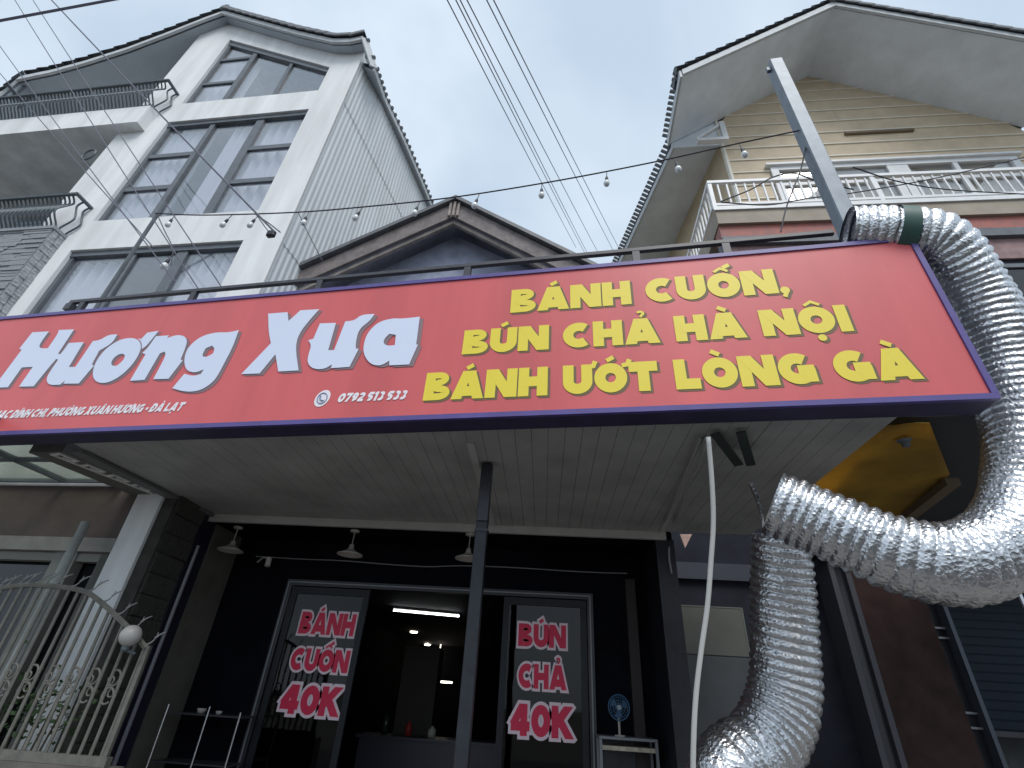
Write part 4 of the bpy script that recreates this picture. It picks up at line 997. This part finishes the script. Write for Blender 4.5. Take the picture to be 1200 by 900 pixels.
# yellow sheet ceiling of the side passage
P = [onZ(x, y, 3.36)[:2] for x, y in [(996, 500), (1090, 498), (1115, 560), (1040, 620), (941, 572)]]
ys = thing('yellow_sheet', 'mottled yellow ceiling sheet between the porch ceiling and the silver duct', 'sheet', (0, 0, 0))
n = 14; vs = []; 
Lf = [(Vector((*P[0], 0))).lerp(Vector((*P[4], 0)), k/n) for k in range(n+1)]
Rf = [(Vector((*P[1], 0))).lerp(Vector((*P[2], 0)), k/n*1.9) if k/n*1.9 < 1 else Vector((*P[2], 0)).lerp(Vector((*P[3], 0)), k/n*1.9-1) for k in range(n+1)]
m_ = 12
for k in range(n+1):
    for j in range(m_+1):
        t = j/m_; p = Lf[k].lerp(Rf[k], t); z = 3.365 - .045*max(0, 1-t/.2)**2 + .008*math.sin(9*t+k*.7)
        vs.append((p.x-.02*max(0, 1-t/.15), p.y, z))
fs = [(k*(m_+1)+j, k*(m_+1)+j+1, (k+1)*(m_+1)+j+1, (k+1)*(m_+1)+j) for k in range(n) for j in range(m_)]
o = MB().add(vs, fs).build('sheet', sheet_m, ys, smooth=True); md = o.modifiers.new('solid', 'SOLIDIFY'); md.thickness = .01; md.offset = 1
a, b = Vector((*P[3], 3.33)), Vector((*P[2], 3.33)); MB().bar(a, b, .10, .06).build('edge_batten', mat('batten brown', (.16, .12, .08), .7), ys)
MB().slab([P[1], (P[1][0]+2.6, P[1][1]+.4), (P[3][0]+3, P[3][1]+.5), (P[3][0]+.02, P[3][1]), (P[2][0]+.02, P[2][1])], 3.9, 4.0).build('dark_soffit', navy_m, al).location = (0, -6.4, 0)
tag(MB().slab([(float(P[0][0]+.35), float(P[0][1])+.1), (2.9, 3.3), (4.9, 3.5), (4.9, 6.1), (P[4][0]+.5, 5.6)], 3.50, 3.56).build('shading_roof', mat('tin roof', (.05, .055, .065), .7)), 'flat tin roof added over the side passage to shade the yellow sheet', 'roof')  # added roof: keeps sky light off the right part of the yellow sheet
MB().lathe([(.001, -.05), (.025, -.045), (.03, -.01), (.05, 0)], (float(onZ(1060, 517, 3.34)[0]), float(onZ(1060, 517, 3.34)[1]), 3.345), 12).build('hook_plate', steel_g, ys)

# steel brackets under the soffit
for (x0, y0_), (x1, y1_), lab in (((838, 508), (866, 545), 'left dark steel bracket leg under the soffit near the duct'), ((868, 506), (880, 545), 'right dark steel bracket leg under the soffit near the duct')):
    a = onZ(x0, y0_, 3.25); b = onZ(x1, y1_, 3.16)
    tag(MB().bar(a, b, .065, .012).build('bracket', mat('green black steel', (.03, .04, .035), .4)), lab, 'bracket')

# ------------------------------------------------------------------ silver ducts
RD = .225
def duct(pts, rads, label, pitch=.062, seed=0, band=None):
    o = thing('flexible_duct', label, 'duct', (0, 0, 0))
    c = spline(pts, 40); L = [0]
    for a, b in zip(c, c[1:]): L.append(L[-1]+(b-a).length)
    tot = L[-1]; N_ = int(tot/.0075); seg = 80; P_ = []; Rr = []; j = 0
    nr = len(rads)
    for i in range(N_+1):
        s = tot*i/N_
        while j < len(L)-2 and L[j+1] < s: j += 1
        t = (s-L[j])/(L[j+1]-L[j]+1e-9); P_.append(c[j].lerp(c[j+1], t))
        u = (j+t)/40.; k = min(int(u), nr-2); Rr.append(rads[k]+(rads[k+1]-rads[k])*(u-k))
    T = [(P_[min(i+3, N_)]-P_[max(i-3, 0)]).normalized() for i in range(N_+1)]
    u = T[0].orthogonal().normalized(); vs = []
    for i in range(N_+1):
        u = (u-T[i]*u.dot(T[i])).normalized(); w = T[i].cross(u); s = tot*i/N_
        for k in range(seg):
            a = 2*PI*k/seg; dr = u*math.cos(a)+w*math.sin(a)
            ph = (s/pitch + k/seg) ; fr_ = ph-math.floor(ph); rib = abs(math.sin(PI*fr_))**.7
            q = P_[i]+dr*Rr[i]; nn = mnoise.noise(q*7+Vector((seed, 0, 0)))*.008+mnoise.noise(q*38+Vector((0, seed, 0)))*.0045+mnoise.noise(q*90)*.004
            vs.append(P_[i]+dr*(Rr[i]*.945+.019*rib+nn))
    fs = [(i*seg+k, i*seg+(k+1) % seg, (i+1)*seg+(k+1) % seg, (i+1)*seg+k) for i in range(N_) for k in range(seg)]
    me = bpy.data.meshes.new('duct_wall'); me.from_pydata([v[:] for v in vs], [], fs); me.materials.append(foil_m)
    me.polygons.foreach_set('use_smooth', [True]*len(me.polygons)); me.update()
    b = bpy.data.objects.new('duct_wall', me); col.objects.link(b); b.parent = o
    if band:
        i0, i1 = int(N_*band[0]), int(N_*band[1]); mbb = MB(); mbb.tube(P_[i0:i1:3], 0, 40, rad=[r*1.06 for r in Rr[i0:i1:3]], cap=False); mbb.build('green_band', green_b, o, smooth=True)
    return o
up = [(992, 274, 3.95), (1050, 276, 3.85), (1100, 288, 3.78), (1140, 345, 3.72), (1178, 420, 3.5), (1203, 500, 3.2), (1205, 575, 2.95), (1180, 632, 2.72), (1125, 660, 2.62), (1060, 651, 2.70), (1000, 629, 2.85), (945, 606, 3.0), (905, 590, 3.1)]
duct([atd(*q) for q in up], [.20, .21, .215, .225, .23, .225, .215, .205, .205, .20, .195, .195, .195], 'long silver foil duct looping over the right end of the signboard', band=(.066, .094), seed=1)
dn = [(914, 628, 3.62), (917, 690, 3.55), (919, 750, 3.45), (919, 808, 3.35), (908, 850, 3.25), (888, 880, 3.15), (866, 892, 3.08), (848, 915, 3.0), (838, 970, 2.95)]
duct([atd(*q) for q in dn], [.18, .205, .215, .22, .225, .22, .215, .21, .205], 'shorter silver foil duct hanging down in front of the dark doorway', seed=5)
sc = [atd(x, y, 3.1) for x, y in [(880, 566), (886, 580), (892, 600), (894, 622)]]
tag(MB().tube(spline(sc, 5), .012, 5, rad=[.02-.0007*i for i in range(16)]).build('foil_scrap', foil_m), 'loose strip of silver foil where the two ducts meet', 'foil strip')

# ------------------------------------------------------------------ hanging cables
hc = [atd(x, y, z) for x, y, z in [(830, 512, 3.25), (834, 560, 3.2), (836, 610, 3.15), (833, 660, 3.1), (829, 710, 3.05), (822, 760, 3.0), (816, 810, 2.95), (813, 860, 2.9), (812, 920, 2.85), (812, 1000, 2.8)]]
tag(MB().tube(spline(hc, 6), .016, 8).build('hanging_cable', cable_w, smooth=True), 'thick white cable hanging from the soffit in front of the pale board', 'cable')
for P, lab in (([(826, 515), (818, 545), (806, 568), (796, 600), (786, 622), (784, 650), (787, 672)], 'thin grey cable bundle drooping from the soffit to the right pier'), ([(820, 515), (808, 545), (795, 575), (782, 605), (776, 618)], 'thin grey cable flat against the soffit beside the white cable')):
    pts = [onZ(x, y, 3.24) if y < 615 else onY(x, y, 5.68) for x, y in P]; tag(MB().tube(spline(pts, 5), .011, 5).build('soffit_cable', mat('grey cable2', (.33, .33, .32), .6)), lab, 'cable')
# cables about the pole on the right
for P, d0, d1, lab in (
    ([(845, 237), (900, 240), (950, 232), (1000, 226), (1100, 208), (1210, 182)], 4.9, 6.0, 'black cable running right from the pole past the white balcony top'),
    ([(1000, 196), (1050, 212), (1110, 222), (1210, 228)], 5.0, 6.0, 'black cable sagging low across the right side of the balcony'),
    ([(845, 236), (880, 222), (905, 208), (930, 203), (960, 213), (1000, 222)], 4.8, 5.0, 'tangled black cable loop left of the grey steel pole'),
    ([(945, 170), (938, 200), (930, 220), (921, 245), (915, 272)], 4.9, 4.5, 'thin black cable dropping from the steel pole to the railing')):
    n = len(P); pts = [atd(x, y, d0+(d1-d0)*i/(n-1)) for i, (x, y) in enumerate(P)]; tag(MB().tube(spline(pts, 6), .010 if x > 930 else .007, 5).build('utility_cable', cable_b), lab, 'cable')

# ------------------------------------------------------------------ power lines
def pline(a, b, za, zb, r, label, group, sag=.012):
    p = Vector(atd(*a, za)); q = Vector(atd(*b, zb)); d = q-p; p0 = p-d*.35
    pts = [p0.lerp(q, k/16) for k in range(17)]; L = (q-p0).length
    for k in range(17): pts[k].z -= sag*L*4*(k/16)*(1-k/16)
    tag(MB().tube(pts, r, 5).build('power_line', cable_p), label, 'power line', group)
for k, (a, b) in enumerate((((526, 0), (675, 290)), ((536, 0), (685, 296)), ((541, 0), (690, 300)), ((549, 0), (703, 300)), ((572, 0), (722, 300)), ((580, 0), (730, 300)))):
    pline(a, b, 9, 28, .012, ['leftmost', 'second from the left', 'third from the left', 'fourth from the left', 'fifth from the left', 'rightmost'][k]+' of the six thin power lines crossing the open sky', 'power lines over the shop roof', 0.004)
for k, (a, b) in enumerate((((19, 0), (232, 338)), ((40, 0), (262, 340)), ((0, 52), (205, 330)), ((0, 84), (180, 290)))):
    pline(a, b, 8.5, 5.3, .007, ['thin slanting line before the townhouse entering at the frame top, the left one', 'thin slanting line before the townhouse entering at the frame top, beside the thick one', 'upper of two thin lines entering at the left frame edge over the balcony', 'lower of two thin lines entering at the left frame edge over the balcony'][k], 'power lines before the townhouse', 0.003)
pline((0, 24), (140, -2), 7.5, 8, .020, 'thick dark overhead cable crossing the top left corner', None, .002)
pline((62, 0), (322, 272), 8.6, 5.2, .011, 'thick slanting cable ending at the junction box above the railing', None, .003)

# ------------------------------------------------------------------ fence on the left
YF = 4.4
fe = thing('iron_fence', 'arched iron fence with curled spikes at lower left', 'fence', (0, YF, 0))
topc = [onY(x, y, YF) for x, y in [(-60, 706), (-30, 696), (0, 690), (30, 686), (60, 687), (95, 692), (115, 703), (150, 735), (172, 760)]]
curve = spline([(p[0], 0, p[2]) for p in topc], 6)
MB().tube(curve, .022, 6).build('top_rail', fence_m, fe)
def cz(x):
    for a, b in zip(curve, curve[1:]):
        if a.x <= x <= b.x: return a.z+(b.z-a.z)*(x-a.x)/(b.x-a.x)
    return curve[-1].z if x > curve[-1].x else curve[0].z
zbm = float(onY(60, 880, YF)[2])
MB().box(-6.2, -3.15, -.03, .03, zbm-.07, zbm-.01).build('bottom_rail', fence_m, fe)
MB().box(-6.3, -3.1, -.1, .12, 0, zbm-.072).build('base_wall', mat('fence base', (.13, .12, .11), .85, var=.3), fe)
xe = curve[-1].x; x = xe-.02; i = 0
curl = MB()
curl.tube(spline([(0, 0, 0), (.04, 0, .02), (.07, 0, .07), (.075, 0, .12)], 3), .010, 5, rad=[.011-.0008*k for k in range(10)])
curl.tube(spline([(.06, 0, .06), (.10, 0, .10), (.15, 0, .13)], 3), .010, 5, rad=[.012-.0012*k for k in range(7)])
cme = curl.mesh('spike', mat('spike paint', (.30, .30, .29), .45, var=.2), True)
ring = [(.045*math.cos(a_), 0, .055*math.sin(a_)) for a_ in [k*PI/8 for k in range(15)]]
scm = MB().tube(ring, .009, 5).tube([(p[0]*.5+.02, 0, p[2]*.5+.02) for p in ring[2:]], .007, 5).mesh('scroll', fence_m, True)
while x > -6.1 and x > curve[0].x:
    z = cz(x); MB().tube([(x, 0, zbm-.02), (x, 0, z)], .013, 6).build('bar', fence_m, fe)
    if i % 2 == 0 or i > 12: inst(cme, 'spike', fe, (x, 0, z+.015), (0, .0, 0 if i % 2 else PI*.15), (.72, .72, .8))
    if i % 2 == 0 and i > 0:
        for dz, rz_ in ((.0, 0), (.12, PI)): inst(scm, 'scroll', fe, (x+.03, 0, zbm+.36+dz), (0, rz_, 0))
    x -= .088; i += 1
MB().box(xe, xe+.03, -.015, .015, 0, cz(xe)+.02).build('end_post', fence_m, fe)
q = onY(153, 745, YF-.1)
gl = thing('globe_lamp', 'round white globe lamp at the right end of the iron fence', 'lamp', (q[0], q[1], q[2]))
sph = MB().lathe([(.078*math.sin(a_)+.0005, -.078*math.cos(a_)) for a_ in [k*PI/12 for k in range(13)]], seg=24)
sph.build('globe', mat('opal globe', (.40, .39, .37), .4), gl, smooth=True); MB().lathe([(.02, -.11), (.03, -.10), (.03, -.072)], seg=10).tube([(0, 0, -.1), (.05, .06, -.12)], .012, 6).build('holder', iron_g, gl)
a = onY(101, 612, 4.75); tag(MB().tube([(a[0], 4.75, 0), (a[0], 4.75, a[2])], .04, 10).build('yard_pole', mat('pale pole', (.38, .39, .38), .45, var=.15), smooth=True), 'pale free standing pole rising behind the iron fence', 'pole')
# climbing shrub behind the fence
rnd = random.Random(11); lf = MB()
c0 = onY(45, 830, 4.65)
for k in range(260):
    p = Vector((c0[0]+rnd.gauss(0, .22), 4.62+rnd.random()*.12, c0[2]+rnd.gauss(0, .13)))
    a_ = rnd.random()*2*PI; b_ = rnd.uniform(-.8, .8); l = rnd.uniform(.03, .06); d = Vector((math.cos(a_)*math.cos(b_), math.sin(a_)*math.cos(b_), math.sin(b_))); s_ = d.orthogonal().normalized()*l*.35
    lf.add([p, p+d*l*.5+s_, p+d*l, p+d*l*.5-s_], [(0, 1, 2, 3)])
sb_ = thing('shrub', 'small green climbing plant behind the iron fence', 'plant', (c0[0], 4.68, 0))
o = lf.build('foliage', leaf_m, sb_); o.location = (-c0[0], -4.68, 0); o['kind'] = 'stuff'
for k in range(5): MB().tube([(.02*k, 0, 0), (.05*k-.1, 0, .7), (.1*k-.2, 0, 1.45)], .008, 5).build('stem', mat('stem', (.1, .08, .05), .8), sb_)
